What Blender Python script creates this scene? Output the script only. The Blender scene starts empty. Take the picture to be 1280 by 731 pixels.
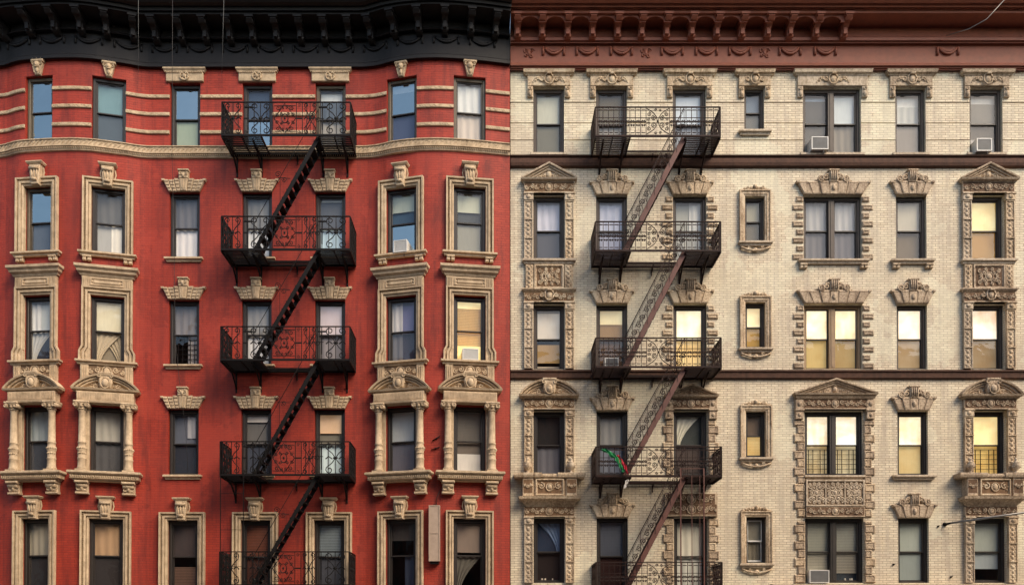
import bpy, math, random
from mathutils import Vector, Matrix
PI = math.pi
scene = bpy.context.scene
col = scene.collection
R = math.radians

# ------------------------------------------------------------------ camera
CAM_D, CAM_Z, FPX, PX0, PY0, PITCH = 24.0, 1.65, 1044.0, 618.0, 785.0, R(0.83)
cd = bpy.data.cameras.new('camera'); cam = bpy.data.objects.new('camera', cd); col.objects.link(cam)
cam.location = (0, -CAM_D, CAM_Z); cam.rotation_euler = (PI/2 + PITCH, 0, 0)
cd.sensor_width = 36; cd.lens = FPX/1280*36
cd.shift_x = (640-PX0)/1280; cd.shift_y = (PY0-365.5)/1280
cd.clip_start = .1; cd.clip_end = 2000
scene.camera = cam
S = 43.5                                   # survey scale of the facade, units per metre

def W(px, py, D=0.0):
    """surveyed point of the facade -> world X, Z at distance D in front of the wall plane"""
    a = (px-PX0)/FPX; b = (PY0-py)/FPX
    dy = math.cos(PITCH) - b*math.sin(PITCH); dz = b*math.cos(PITCH) + math.sin(PITCH)
    t = (CAM_D-D)/dy
    return a*t, CAM_Z + dz*t
def WX(px, D=0.0, py=400): return W(px, py, D)[0]
def WZ(py, D=0.0): return W(618, py, D)[1]

# ------------------------------------------------------------------ materials
def lin(c):
    return tuple((x/255/12.92 if x/255 <= .04045 else ((x/255+.055)/1.055)**2.4) for x in c[:3])
def newmat(name):
    m = bpy.data.materials.new(name); m.use_nodes = True
    nt = m.node_tree; b = nt.nodes['Principled BSDF']
    return m, nt, b
def N(nt, typ, **kw):
    n = nt.nodes.new(typ)
    for k, v in kw.items():
        if k in n.inputs.keys(): n.inputs[k].default_value = v
        else: setattr(n, k, v)
    return n
def mixc(nt, fac, a, b, mode='MIX'):
    n = nt.nodes.new('ShaderNodeMix'); n.data_type = 'RGBA'; n.blend_type = mode
    for i, v in ((0, fac), (6, a), (7, b)):
        if hasattr(v, 'links'): nt.links.new(v, n.inputs[i])
        else: n.inputs[i].default_value = v if i == 0 else (tuple(v)+(1,))[:4]
    return n.outputs[2]
def ramp(nt, src, p0, p1, v0=0., v1=1.):
    n = nt.nodes.new('ShaderNodeMapRange'); nt.links.new(src, n.inputs[0])
    n.inputs[1].default_value = p0; n.inputs[2].default_value = p1; n.inputs[3].default_value = v0; n.inputs[4].default_value = v1
    return n.outputs[0]
def pos(nt, scale=(1, 1, 1)):
    g = N(nt, 'ShaderNodeNewGeometry'); m = N(nt, 'ShaderNodeMapping'); m.inputs['Scale'].default_value = scale
    nt.links.new(g.outputs['Position'], m.inputs[0]); return m.outputs[0]
def noise(nt, vec, scale, detail=4, rough=.55):
    n = N(nt, 'ShaderNodeTexNoise', Scale=scale, Detail=detail, Roughness=rough); nt.links.new(vec, n.inputs['Vector']); return n.outputs['Fac']
def bump(nt, b, h, strength, dist, prev=None):
    n = N(nt, 'ShaderNodeBump', Strength=strength, Distance=dist); nt.links.new(h, n.inputs['Height'])
    if prev: nt.links.new(prev, n.inputs['Normal'])
    nt.links.new(n.outputs[0], b.inputs['Normal']); return n.outputs[0]

def brick_mat(name, c1, c2, mortar, stain, painted, msize=.006):
    m, nt, b = newmat(name)
    uv = N(nt, 'ShaderNodeUVMap'); uv.uv_map = 'uv'
    # slightly wandering courses
    br = N(nt, 'ShaderNodeTexBrick', Scale=1.0); br.offset = .5
    br.inputs['Brick Width'].default_value = .212; br.inputs['Row Height'].default_value = .0690
    br.inputs['Mortar Size'].default_value = msize; br.inputs['Mortar Smooth'].default_value = .35
    br.inputs['Bias'].default_value = -.25
    for k, c in (('Color1', c1), ('Color2', c2), ('Mortar', mortar)): br.inputs[k].default_value = c+(1,)
    wob = N(nt, 'ShaderNodeTexNoise', Scale=3.0, Detail=2.); nt.links.new(uv.outputs[0], wob.inputs['Vector'])
    sub = N(nt, 'ShaderNodeVectorMath', operation='SUBTRACT'); nt.links.new(wob.outputs['Color'], sub.inputs[0]); sub.inputs[1].default_value = (.5, .5, .5)
    scl = N(nt, 'ShaderNodeVectorMath', operation='SCALE'); nt.links.new(sub.outputs[0], scl.inputs[0]); scl.inputs['Scale'].default_value = .022
    add = N(nt, 'ShaderNodeVectorMath', operation='ADD'); nt.links.new(uv.outputs[0], add.inputs[0]); nt.links.new(scl.outputs[0], add.inputs[1])
    nt.links.new(add.outputs[0], br.inputs['Vector'])
    p = pos(nt)
    big = noise(nt, p, .55, 5, .6); mid = noise(nt, p, 3.2, 6, .65); fine = noise(nt, p, 28, 4, .7)
    streak = noise(nt, pos(nt, (2.2, 2.2, .28)), 2.2, 5, .6)
    base = br.outputs['Color']
    c = mixc(nt, ramp(nt, mid, .38, .70, 0, .42 if not painted else .36), base, tuple(x*.72 for x in c1))
    c = mixc(nt, ramp(nt, noise(nt, p, 1.1, 6, .7), .52, .78, 0, .55), c, tuple(min(.8, x*y) for x, y in zip(c1, (1.28, 1.75, 1.9) if painted else (1.05, .98, .86))))
    c = mixc(nt, ramp(nt, streak, .46, .72, 0, .80), c, stain)
    c = mixc(nt, ramp(nt, big, .48, .78, 0, .55), c, stain)
    c = mixc(nt, ramp(nt, fine, .60, .85, 0, .35), c, tuple(min(1, x*1.5) for x in c2))
    vo = N(nt, 'ShaderNodeTexVoronoi', Scale=.8); wv = N(nt, 'ShaderNodeVectorMath', operation='ADD'); nt.links.new(p, wv.inputs[0]); nt.links.new(wob.outputs['Color'], wv.inputs[1]); nt.links.new(wv.outputs[0], vo.inputs['Vector'])
    sp = N(nt, 'ShaderNodeSeparateColor'); nt.links.new(vo.outputs['Color'], sp.inputs[0])
    c = mixc(nt, ramp(nt, sp.outputs[0], .72, .80, 0, .22), c, tuple(x*.66 for x in c1)); c = mixc(nt, ramp(nt, sp.outputs[1], .74, .82, 0, .25), c, tuple(min(.85, x*1.2+.01) for x in c1))
    nt.links.new(c, b.inputs['Base Color']); b.inputs['Roughness'].default_value = .8 if not painted else .62
    b.inputs['Specular IOR Level'].default_value = .35
    inv = N(nt, 'ShaderNodeMath', operation='SUBTRACT'); inv.inputs[0].default_value = 1; nt.links.new(br.outputs['Fac'], inv.inputs[1])
    n1 = bump(nt, b, fine, .35, .004); bump(nt, b, inv.outputs[0], .8 if not painted else .7, .006, n1)
    return m
def stone_mat(name, c, dark, rough=.82, amt=.6, bumpd=.012, light=None, vein=9.):
    m, nt, b = newmat(name); p = pos(nt)
    big = noise(nt, p, 1.3, 5, .6); mid = noise(nt, p, vein, 6, .7); fine = noise(nt, p, 55, 3, .7)
    c0 = mixc(nt, ramp(nt, mid, .42, .72, 0, amt), c, dark)
    c0 = mixc(nt, ramp(nt, big, .45, .75, 0, amt*.6), c0, dark)
    c0 = mixc(nt, ramp(nt, noise(nt, pos(nt, (3.5, 3.5, .5)), 2.4, 5, .65), .50, .72, 0, amt*.75), c0, dark)
    if light: c0 = mixc(nt, ramp(nt, noise(nt, pos(nt, (1, 1, .5)), 2.6, 3), .55, .62, 0, .7), c0, light)
    nt.links.new(c0, b.inputs['Base Color']); b.inputs['Roughness'].default_value = rough; b.inputs['Specular IOR Level'].default_value = .3
    n1 = bump(nt, b, mid, .55, bumpd); bump(nt, b, fine, .4, .004, n1)
    return m
def paint_mat(name, c, dark, rough=.5, amt=.5, metal=0, spec=.5, rust=None):
    m, nt, b = newmat(name); p = pos(nt)
    a = noise(nt, p, 5, 6, .7); f = noise(nt, p, 60, 3, .6)
    c0 = mixc(nt, ramp(nt, a, .4, .7, 0, amt), c, dark)
    if rust: c0 = mixc(nt, ramp(nt, noise(nt, p, 14, 5, .75), .55, .68, 0, .8), c0, rust)
    nt.links.new(c0, b.inputs['Base Color']); b.inputs['Roughness'].default_value = rough; b.inputs['Metallic'].default_value = metal
    b.inputs['Specular IOR Level'].default_value = spec
    bump(nt, b, f, .25, .003); return m

M = {}
M['brick_red'] = brick_mat('painted_red_brick', (.37, .040, .021), (.29, .030, .018), (.17, .021, .014), (.12, .017, .014), True)
M['brick_buff'] = brick_mat('buff_brick', (.80, .71, .54), (.60, .50, .37), (.27, .20, .14), (.42, .35, .28), False, .0080)
M['stone_buff'] = stone_mat('buff_stone', (.59, .455, .305), (.20, .14, .09), amt=.6, vein=6, bumpd=.014)
M['stone_tan'] = stone_mat('tan_terracotta', (.66, .52, .36), (.15, .09, .05), amt=.95, light=(.62, .52, .38), vein=20, bumpd=.02)
M['stone_brown'] = stone_mat('brown_terracotta', (.58, .46, .33), (.12, .075, .05), amt=.95, vein=20, bumpd=.02)
M['stone_pale'] = stone_mat('pale_stone', (.60, .50, .38), (.20, .14, .09), amt=.8, vein=16, bumpd=.018)
M['band_brown'] = stone_mat('brown_stone_band', (.085, .040, .026), (.03, .017, .013), amt=.75)
M['cornice_black'] = paint_mat('black_cornice_paint', (.009, .008, .0095), (.004, .004, .005), .6, .6, spec=.3)
M['cornice_brown'] = paint_mat('brown_cornice_paint', (.24, .068, .036), (.12, .037, .023), .6, .5)
M['iron_black'] = paint_mat('black_iron', (.0065, .0055, .0055), (.003, .003, .003), .6, .5, spec=.2, rust=(.018, .009, .007))
M['iron_brown'] = paint_mat('brown_iron', (.022, .0095, .008), (.009, .005, .005), .6, .6, spec=.2, rust=(.06, .020, .012))
M['stringer_brown'] = paint_mat('red_oxide_iron', (.115, .040, .030), (.05, .021, .017), .6, .5)
M['wood_olive'] = paint_mat('olive_window_paint', (.11, .085, .055), (.05, .04, .028), .5, .6)
M['wood_black'] = paint_mat('black_window_paint', (.022, .018, .017), (.04, .03, .022), .45, .5)
M['wood_brown'] = paint_mat('dark_brown_window_paint', (.060, .042, .031), (.022, .016, .012), .5, .6)
M['wood_tan'] = paint_mat('tan_window_paint', (.30, .20, .11), (.16, .11, .07), .6, .5)
M['white_paint'] = paint_mat('white_paint', (.72, .72, .70), (.45, .43, .40), .45, .4)
M['ac_grey'] = paint_mat('grey_grille', (.20, .20, .20), (.10, .10, .10), .5, .4)
M['ac_white'] = paint_mat('white_casing', (.68, .67, .64), (.5, .48, .44), .4, .4)
M['interior'] = paint_mat('dim_room', (.05, .045, .04), (.03, .03, .03), .9, .3)
M['roofing'] = paint_mat('roofing', (.06, .06, .06), (.03, .03, .03), .9, .5)
M['cable_light'] = paint_mat('grey_cable', (.12, .12, .12), (.07, .07, .07), .6, .3)
M['cable_dark'] = paint_mat('black_cable', (.02, .016, .016), (.012, .01, .01), .6, .3)
M['steel'] = paint_mat('dull_steel', (.22, .21, .20), (.10, .09, .085), .45, .5, .6)
M['sign_tan'] = paint_mat('tan_box_paint', (.42, .32, .25), (.25, .18, .14), .5, .45)
M['cloth_green'] = paint_mat('green_cloth', (.01, .24, .07), (.008, .12, .05), .8, .4)
M['cloth_red'] = paint_mat('red_cloth', (.45, .012, .035), (.22, .01, .02), .8, .4)
M['cloth_white'] = paint_mat('white_cloth', (.5, .48, .46), (.3, .28, .27), .8, .3)
M['asphalt'] = stone_mat('asphalt', (.05, .05, .05), (.03, .03, .03), .9, .5, .006)
M['concrete'] = stone_mat('concrete', (.32, .31, .29), (.2, .19, .18), .85, .5, .006)
M['road_paint'] = paint_mat('road_paint', (.7, .7, .68), (.4, .4, .38), .7, .5)

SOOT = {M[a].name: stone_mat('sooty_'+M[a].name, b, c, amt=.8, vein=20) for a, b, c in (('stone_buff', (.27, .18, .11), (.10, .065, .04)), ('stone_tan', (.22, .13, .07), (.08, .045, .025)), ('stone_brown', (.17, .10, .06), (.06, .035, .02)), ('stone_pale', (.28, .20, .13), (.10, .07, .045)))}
def glass_mat(name, base, dark):
    m = bpy.data.materials.new(name); m.use_nodes = True; nt = m.node_tree; nt.nodes.clear()
    out = N(nt, 'ShaderNodeOutputMaterial'); tr = N(nt, 'ShaderNodeBsdfTransparent'); gl = N(nt, 'ShaderNodeBsdfGlossy', Roughness=.012)
    tr.inputs[0].default_value = (dark,)*3+(1,); mx = N(nt, 'ShaderNodeMixShader'); lw = N(nt, 'ShaderNodeLayerWeight', Blend=.5); fr = N(nt, 'ShaderNodeMath', operation='POWER'); nt.links.new(lw.outputs['Facing'], fr.inputs[0]); fr.inputs[1].default_value = 4.0
    ad = N(nt, 'ShaderNodeMath', operation='ADD'); ad.use_clamp = True; ad.inputs[1].default_value = base
    nt.links.new(fr.outputs[0], ad.inputs[0]); nt.links.new(ad.outputs[0], mx.inputs[0])
    nt.links.new(tr.outputs[0], mx.inputs[1]); nt.links.new(gl.outputs[0], mx.inputs[2]); nt.links.new(mx.outputs[0], out.inputs[0])
    if base > .3: gl.inputs[0].default_value = (.80, .97, 1, 1)
    nz = noise(nt, pos(nt), 2.3, 2, .4); bp = N(nt, 'ShaderNodeBump', Strength=.5, Distance=.012); nt.links.new(nz, bp.inputs['Height'])
    nt.links.new(bp.outputs[0], gl.inputs['Normal'])
    return m
M['glass'] = glass_mat('window_glass', .06, .97)
M['glass_m'] = glass_mat('reflective_window_glass', .36, .70)
M['glass_d'] = glass_mat('dusty_window_glass', .06, .6)
_sh = {}
def shade_mat(rgb, em=0.0):
    k = (rgb, em)
    if k in _sh: return _sh[k]
    m, nt, b = newmat('window_cloth'); c = lin(rgb); kk = min(1.15 if not em else .9, .86/max(c)); c = tuple(kk*x for x in c); p = pos(nt)
    a = noise(nt, p, 1.7, 4, .6); f = noise(nt, pos(nt, (6, 6, .8)), 3, 4, .6)
    c0 = mixc(nt, ramp(nt, a, .35, .7, 0, .4), c, tuple(x*.75 for x in c))
    c0 = mixc(nt, ramp(nt, f, .5, .7, 0, .3), c0, tuple(x*.7 for x in c))
    nt.links.new(c0, b.inputs['Base Color']); b.inputs['Roughness'].default_value = .85; b.inputs['Specular IOR Level'].default_value = .1
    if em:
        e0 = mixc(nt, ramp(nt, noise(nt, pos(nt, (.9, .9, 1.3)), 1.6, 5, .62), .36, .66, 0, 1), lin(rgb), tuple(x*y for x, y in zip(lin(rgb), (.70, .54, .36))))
        nt.links.new(e0, b.inputs['Emission Color']); b.inputs['Emission Strength'].default_value = em*CLOTH_GLOW
    _sh[k] = m; return m
CLOTH_GLOW = .85  # cloth emission, mostly painting sky reflections into the golden windows

# ------------------------------------------------------------------ mesh builder (survey units: u right, w up, o outwards)
class MB:
    def __init__(s, k=1/S): s.v = []; s.f = []; s.sm = []; s.k = k; s.mt = []; s.cur = 0
    def P(s, u, o, w): s.v.append((u*s.k, -o*s.k, w*s.k)); return len(s.v)-1
    def F(s, idx, sm=False): s.f.append(tuple(idx)); s.sm.append(sm); s.mt.append(s.cur)
    def box(s, u0, u1, w0, w1, o0, o1, c=0):
        if c > 0:
            s.prism([(u0, w0), (u1, w0), (u1, w1), (u0, w1)], o0, o1, c); return
        i = [s.P(u, o, w) for o in (o0, o1) for (u, w) in ((u0, w0), (u1, w0), (u1, w1), (u0, w1))]
        for q in ((4, 5, 6, 7), (3, 2, 1, 0), (0, 1, 5, 4), (1, 2, 6, 5), (2, 3, 7, 6), (3, 0, 4, 7)): s.F([i[j] for j in q])
    def prism(s, poly, o0, o1, c=0):
        n = len(poly)
        A = sum(poly[i][0]*poly[(i+1) % n][1]-poly[(i+1) % n][0]*poly[i][1] for i in range(n))
        if A < 0: poly = poly[::-1]
        a = [s.P(u, o0, w) for u, w in poly]; b = [s.P(u, o1-c, w) for u, w in poly]
        for i in range(n): s.F((a[i], a[(i+1) % n], b[(i+1) % n], b[i]))
        if c > 0:
            q = []
            for i in range(n):
                p0, p1, p2 = poly[i-1], poly[i], poly[(i+1) % n]
                d1 = Vector((p1[0]-p0[0], p1[1]-p0[1])).normalized(); d2 = Vector((p2[0]-p1[0], p2[1]-p1[1])).normalized()
                n1 = Vector((-d1.y, d1.x)); n2 = Vector((-d2.y, d2.x)); m = (n1+n2); L = m.length_squared
                m = m*(2/L) if L > .3 else n1
                q.append(s.P(p1[0]+m.x*c, o1, p1[1]+m.y*c))
            for i in range(n): s.F((b[i], b[(i+1) % n], q[(i+1) % n], q[i]))
            s.F(q)
        else: s.F(b)
        s.F(a[::-1])
    def moulding(s, prof, u0, u1, ret=True):
        """horizontal moulding, prof = [(o, w)] from bottom to top, ends mitred back to the wall"""
        a = [s.P(u0-(o if ret else 0)*.8, o, w) for o, w in prof]; b = [s.P(u1+(o if ret else 0)*.8, o, w) for o, w in prof]
        for i in range(len(prof)-1): s.F((a[i], b[i], b[i+1], a[i+1]))
        a0 = [s.P(u0-(o if ret else 0)*.8, 0, w) for o, w in prof]; b0 = [s.P(u1+(o if ret else 0)*.8, 0, w) for o, w in prof]
        for i in range(len(prof)-1): s.F((a0[i], a[i], a[i+1], a0[i+1])); s.F((b[i], b0[i], b0[i+1], b[i+1]))
        s.F((a0[-1], a[-1], b[-1], b0[-1])); s.F((a[0], a0[0], b0[0], b[0]))
    def path(s, pts, prof, closed=False):
        """profile [(n, o)] swept along a path in the wall plane; n is to the left of the path"""
        n = len(pts); rings = []
        for i in range(n):
            p = Vector(pts[i])
            if closed: d1 = (p-Vector(pts[i-1])).normalized(); d2 = (Vector(pts[(i+1) % n])-p).normalized()
            else:
                d1 = (p-Vector(pts[i-1])).normalized() if i > 0 else None
                d2 = (Vector(pts[i+1])-p).normalized() if i < n-1 else None
                d1 = d1 or d2; d2 = d2 or d1
            n1 = Vector((-d1.y, d1.x)); n2 = Vector((-d2.y, d2.x)); m = n1+n2; m = m*(2/m.length_squared)
            rings.append([s.P(p.x+m.x*a, o, p.y+m.y*a) for a, o in prof])
        for i in range(n if closed else n-1):
            A, B = rings[i], rings[(i+1) % n]
            for j in range(len(prof)-1): s.F((A[j], A[j+1], B[j+1], B[j]))
        if not closed: s.F(rings[0]); s.F(rings[-1][::-1])
    def tube(s, pts, r, seg=5, r1=None, caps=True):
        pts = [Vector(p) for p in pts]; n = len(pts); rings = []; ref = None     # pts (u, o, w)
        for i in range(n):
            t = (pts[min(i+1, n-1)]-pts[max(i-1, 0)]).normalized()
            if ref is None: ref = t.orthogonal().normalized()
            ref = (ref-t*ref.dot(t)); ref = ref.normalized() if ref.length > 1e-6 else t.orthogonal().normalized()
            bb = t.cross(ref); rr = r if r1 is None else r+(r1-r)*i/(n-1)
            rings.append([s.P(*(pts[i]+ref*math.cos(2*PI*k/seg)*rr+bb*math.sin(2*PI*k/seg)*rr)) for k in range(seg)])
        for i in range(n-1):
            for k in range(seg): s.F((rings[i][k], rings[i+1][k], rings[i+1][(k+1) % seg], rings[i][(k+1) % seg]), seg > 4)
        if caps: s.F(rings[0]); s.F(rings[-1][::-1])
    def spiral(s, cu, cw, r, o, rad, turns=1.4, start=0., d=1, seg=4, tail=None, n=12):
        pts = []
        if tail: pts += [(p[0], o, p[1]) for p in tail]
        for i in range(n+1):
            t = i/n; a = start+d*2*PI*turns*t; rr = r*(1-.8*t)
            pts.append((cu+rr*math.cos(a), o, cw+rr*math.sin(a)))
        s.tube(pts, rad, seg)
    def blob(s, cu, cw, o, ru, rw, ro, nu=8, nv=3):
        top = s.P(cu, o+ro, cw); prev = None
        for j in range(1, nv+1):
            a = PI/2*j/nv; ring = [s.P(cu+ru*math.sin(a)*math.cos(2*PI*k/nu), o+ro*math.cos(a), cw+rw*math.sin(a)*math.sin(2*PI*k/nu)) for k in range(nu)]
            for k in range(nu):
                k2 = (k+1) % nu
                if prev: s.F((prev[k], ring[k], ring[k2], prev[k2]), True)
                else: s.F((top, ring[k], ring[k2]), True)
            prev = ring
    def lathe(s, cu, co, prof, seg=12, smooth=True):
        rings = [[s.P(cu+r*math.cos(2*PI*k/seg), co+r*math.sin(2*PI*k/seg), w) for k in range(seg)] for r, w in prof]
        for i in range(len(prof)-1):
            for k in range(seg): s.F((rings[i][k], rings[i+1][k], rings[i+1][(k+1) % seg], rings[i][(k+1) % seg]), smooth)
        s.F(rings[0]); s.F(rings[-1][::-1])
    def mesh(s, name, mats, mi=None):
        me = bpy.data.meshes.new(name); me.from_pydata(s.v, [], s.f); me.update()
        for p, sm in zip(me.polygons, s.sm): p.use_smooth = sm
        me.materials.append(mats)
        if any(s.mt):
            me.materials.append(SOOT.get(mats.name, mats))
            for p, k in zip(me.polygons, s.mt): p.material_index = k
        return me

def recalc(me):
    import bmesh
    b = bmesh.new(); b.from_mesh(me); bmesh.ops.recalc_face_normals(b, faces=b.faces[:]); b.to_mesh(me); b.free(); return me

def link(name, me, parent=None, loc=(0, 0, 0), rz=0.0, **props):
    o = bpy.data.objects.new(name, me); col.objects.link(o)
    if parent is not None: o.parent = parent
    o.location = loc; o.rotation_euler = (0, 0, rz)
    for k, v in props.items(): o[k] = v
    return o
def empty(name, loc=(0, 0, 0), rz=0.0, **props): return link(name, None, None, loc, rz, **props)
def build(mb, name, mat, parent=None, loc=(0, 0, 0), rz=0., **props):
    return link(name, recalc(mb.mesh(name, M[mat] if isinstance(mat, str) else mat)), parent, loc, rz, **props)

# ------------------------------------------------------------------ facade plan
DP = [(-160, .0), (-90, .05), (-20, .03), (0, .05), (8, .09), (17, .20), (29, .285), (45, .325), (68, .37), (90, .385), (113, .35), (135, .25), (156, .145), (175, .035), (188, 0), (452, 0),
      (465, .03), (478, .11), (491, .23), (511, .33), (530, .375), (545, .385), (566, .36), (593, .29), (610, .23), (628, .16), (637, .13)]
DPX = [(WX(p, d), d) for p, d in DP]
def DX(x):
    if x <= DPX[0][0]: return DPX[0][1]
    if x >= DPX[-1][0]: return DPX[-1][1]
    n = len(DPX)
    for i in range(n-1):
        if DPX[i][0] <= x <= DPX[i+1][0]:
            x0, y0 = DPX[i]; x1, y1 = DPX[i+1]; h = x1-x0; t = (x-x0)/h
            def sl(j):
                if j <= 0 or j >= n-1: return 0
                a = (DPX[j][1]-DPX[j-1][1])/(DPX[j][0]-DPX[j-1][0]); b = (DPX[j+1][1]-DPX[j][1])/(DPX[j+1][0]-DPX[j][0])
                return 0 if a*b <= 0 else 2*a*b/(a+b)
            m0, m1 = sl(i)*h, sl(i+1)*h
            return (2*t**3-3*t*t+1)*y0+(t**3-2*t*t+t)*m0+(-2*t**3+3*t*t)*y1+(t**3-t*t)*m1
    return 0
def zero(x): return 0.0

class Op:  # an opening in a wall
    def __init__(s, x0, x1, z0, z1, Df):
        s.x0, s.x1, s.z0, s.z1 = x0, x1, z0, z1; d0, d1 = Df(x0), Df(x1)
        s.rz = math.atan2(-(d1-d0), x1-x0)            # wall faces -y
        s.w = math.hypot(x1-x0, d1-d0)*S; s.h = (z1-z0)*S
        s.loc = ((x0+x1)/2, -(d0+d1)/2, z0); s.hw = s.w/2

def wall_mesh(name, Df, xa, xb, z0, z1, ops, grooves, mat, rev=.27, step=.16):
    xs = {round(xa, 5), round(xb, 5)}
    for o in ops: xs |= {round(o.x0, 5), round(o.x1, 5)}
    x = xa
    while x < xb:
        if not any(o.x0-.03 < x < o.x1+.03 for o in ops): xs.add(round(x, 5))
        x += step if Df is not zero else 1.0
    xs = sorted(xs)
    zs = {round(z0, 5), round(z1, 5)}
    for o in ops: zs |= {round(o.z0, 5), round(o.z1, 5)}
    for a, b in grooves: zs |= {round(a, 5), round(b, 5)}
    zs = sorted(zs)
    s_ = [0.0]
    for i in range(1, len(xs)): s_.append(s_[-1]+math.hypot(xs[i]-xs[i-1], Df(xs[i])-Df(xs[i-1])))
    V = []; Fc = []; UV = []
    def quad(pts, uvs):
        i = len(V); V.extend(pts); Fc.append((i, i+1, i+2, i+3)); UV.extend(uvs)
    gv = .028
    def ing(z): return any(a-1e-4 < z < b+1e-4 for a, b in grooves)
    for i in range(len(xs)-1):
        for j in range(len(zs)-1):
            cx, cz = (xs[i]+xs[i+1])/2, (zs[j]+zs[j+1])/2
            if any(o.x0 < cx < o.x1 and o.z0 < cz < o.z1 for o in ops): continue
            g = gv if any(a < cz < b for a, b in grooves) else 0
            a, b, c, d = xs[i], xs[i+1], zs[j], zs[j+1]
            quad([(a, -Df(a)+g, c), (b, -Df(b)+g, c), (b, -Df(b)+g, d), (a, -Df(a)+g, d)], [(s_[i], c), (s_[i+1], c), (s_[i+1], d), (s_[i], d)])
            if g:
                quad([(a, -Df(a), c), (b, -Df(b), c), (b, -Df(b)+g, c), (a, -Df(a)+g, c)], [(s_[i], c)]*4)
                quad([(a, -Df(a)+g, d), (b, -Df(b)+g, d), (b, -Df(b), d), (a, -Df(a), d)], [(s_[i], d)]*4)
    for o in ops:
        nx, ny = -math.sin(o.rz)*rev, math.cos(o.rz)*rev
        A = (o.x0, -Df(o.x0)); B = (o.x1, -Df(o.x1)); A2 = (A[0]+nx, A[1]+ny); B2 = (B[0]+nx, B[1]+ny)
        for p, q, za, zb in ((A, A2, o.z0, o.z1), (B2, B, o.z0, o.z1)):
            quad([(p[0], p[1], za), (q[0], q[1], za), (q[0], q[1], zb), (p[0], p[1], zb)], [(0, za), (rev, za), (rev, zb), (0, zb)])
        for z, f in ((o.z0, 0), (o.z1, 1)):
            quad([(A[0], A[1], z), (A2[0], A2[1], z), (B2[0], B2[1], z), (B[0], B[1], z)], [(0, 0), (0, rev), (1, rev), (1, 0)])
    me = bpy.data.meshes.new(name); me.from_pydata(V, [], Fc); ul = me.uv_layers.new(name='uv')
    for k, uv in enumerate(UV): ul.data[k].uv = uv
    me.materials.append(M[mat]); me.update()
    return me

def sweep_curve(name, Df, x0, x1, prof, mat, parent, step=.12, seg_cb=None, **props):
    """profile [(D beyond wall, z)] swept along the wall plan"""
    n = max(2, int((x1-x0)/step)+1) if Df is not zero else 2
    mb = MB(1); rings = []
    for i in range(n):
        x = x0+(x1-x0)*i/(n-1); e = .01; sl = (Df(x+e)-Df(x-e))/(2*e); L = math.hypot(1, sl); nx, nd = -sl/L, 1/L
        if i in (0, n-1): nx, nd = 0, 1
        rings.append([mb.P(x+nx*d, Df(x)+nd*d, z) for d, z in prof])
    m = len(prof)
    for i in range(n-1):
        for j in range(m-1): mb.F((rings[i][j], rings[i+1][j], rings[i+1][j+1], rings[i][j+1]))
        mb.F((rings[i][m-1], rings[i+1][m-1], rings[i+1][0], rings[i][0]))
    mb.F(rings[0]); mb.F(rings[-1][::-1])
    if seg_cb: seg_cb(mb)
    return build(mb, name, mat, parent, **props)
def on_curve(Df, x, d):
    e = .02; sl = (Df(x+e)-Df(x-e))/(2*e); L = math.hypot(1, sl)
    return x-sl/L*d, Df(x)+d/L, math.atan2(-(Df(x+e)-Df(x-e)), 2*e)
# ------------------------------------------------------------------ ornament pieces (all measured in survey units)
_mc = {}
def cached(key, fn, name, mat):
    k = (key, name, mat)
    if k not in _mc: _mc[k] = recalc(fn().mesh(name, M[mat] if isinstance(mat, str) else mat))
    return _mc[k]
def put(key, fn, name, mat, parent, loc=(0, 0, 0), rz=0, **p):
    return link(name, cached(key, fn, name, mat), parent, loc, rz, **p)
def q(x): return round(x*2)/2

def relief(mb, u0, u1, w0, w1, o, seed=0, center=True, rad=.55):
    """carved scrolls, leaves and a cartouche on a panel"""
    rnd = random.Random(seed); H = w1-w0; cw = (w0+w1)/2; cu = (u0+u1)/2; half = (u1-u0)/2
    cr = min(H*.42, half*.3) if center else 0
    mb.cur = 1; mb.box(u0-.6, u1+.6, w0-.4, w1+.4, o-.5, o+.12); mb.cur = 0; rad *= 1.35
    if center:
        mb.blob(cu, cw, o, cr*.8, cr, 2.2); ring = [(cu+cr*1.05*math.cos(a*PI/5), o+.8, cw+cr*1.15*math.sin(a*PI/5)) for a in range(11)]
        mb.tube(ring, rad, 4)
    if H > 17 and half < H*1.3:
        for sw in (-1, 1):
            for d in (-1, 1):
                for (fu, fw, fr_, dr) in ((.36, .22, .16, 1), (.72, .30, .13, -1), (.66, .08, .10, 1), (.22, .40, .09, -1)):
                    x, y = cu+d*half*fu, cw+sw*H*fw; rr = fr_*H; mb.spiral(x, y, rr, o+.7, rad, 1.5, PI/2*sw, d*sw*dr, 4, n=11); mb.blob(x, y, o, rr*.4, rr*.4, 1.8, 6, 2)
                for t in range(4): mb.blob(cu+d*half*rnd.uniform(.15, .9), cw+sw*H*rnd.uniform(.05, .42), o, 1.3, 1, 1.5, 5, 2)
        return
    u = cr*1.4; k = 0; r = H*.30
    while u+r*.6 < half:
        rr = min(r, (half-u)/1.6)
        if rr < .8: break
        sgn = 1 if k % 2 == 0 else -1
        for d in (-1, 1):
            uu = cu+d*(u+rr)
            mb.spiral(uu, cw+sgn*H*.10, rr, o+.7, rad, 1.3, PI/2 if d > 0 else PI/2, d*sgn, 4, n=10)
            mb.blob(uu, cw+sgn*H*.10, o, rr*.35, rr*.35, 1.6, 6, 2)
            for t in range(3):
                a = rnd.uniform(0, 2*PI); mb.blob(uu+rr*1.15*math.cos(a), cw+min(H*.36, rr*1.1)*math.sin(a), o, rr*.33, rr*.25, 1.1, 5, 2)
        u += rr*2.0; k += 1
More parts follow.
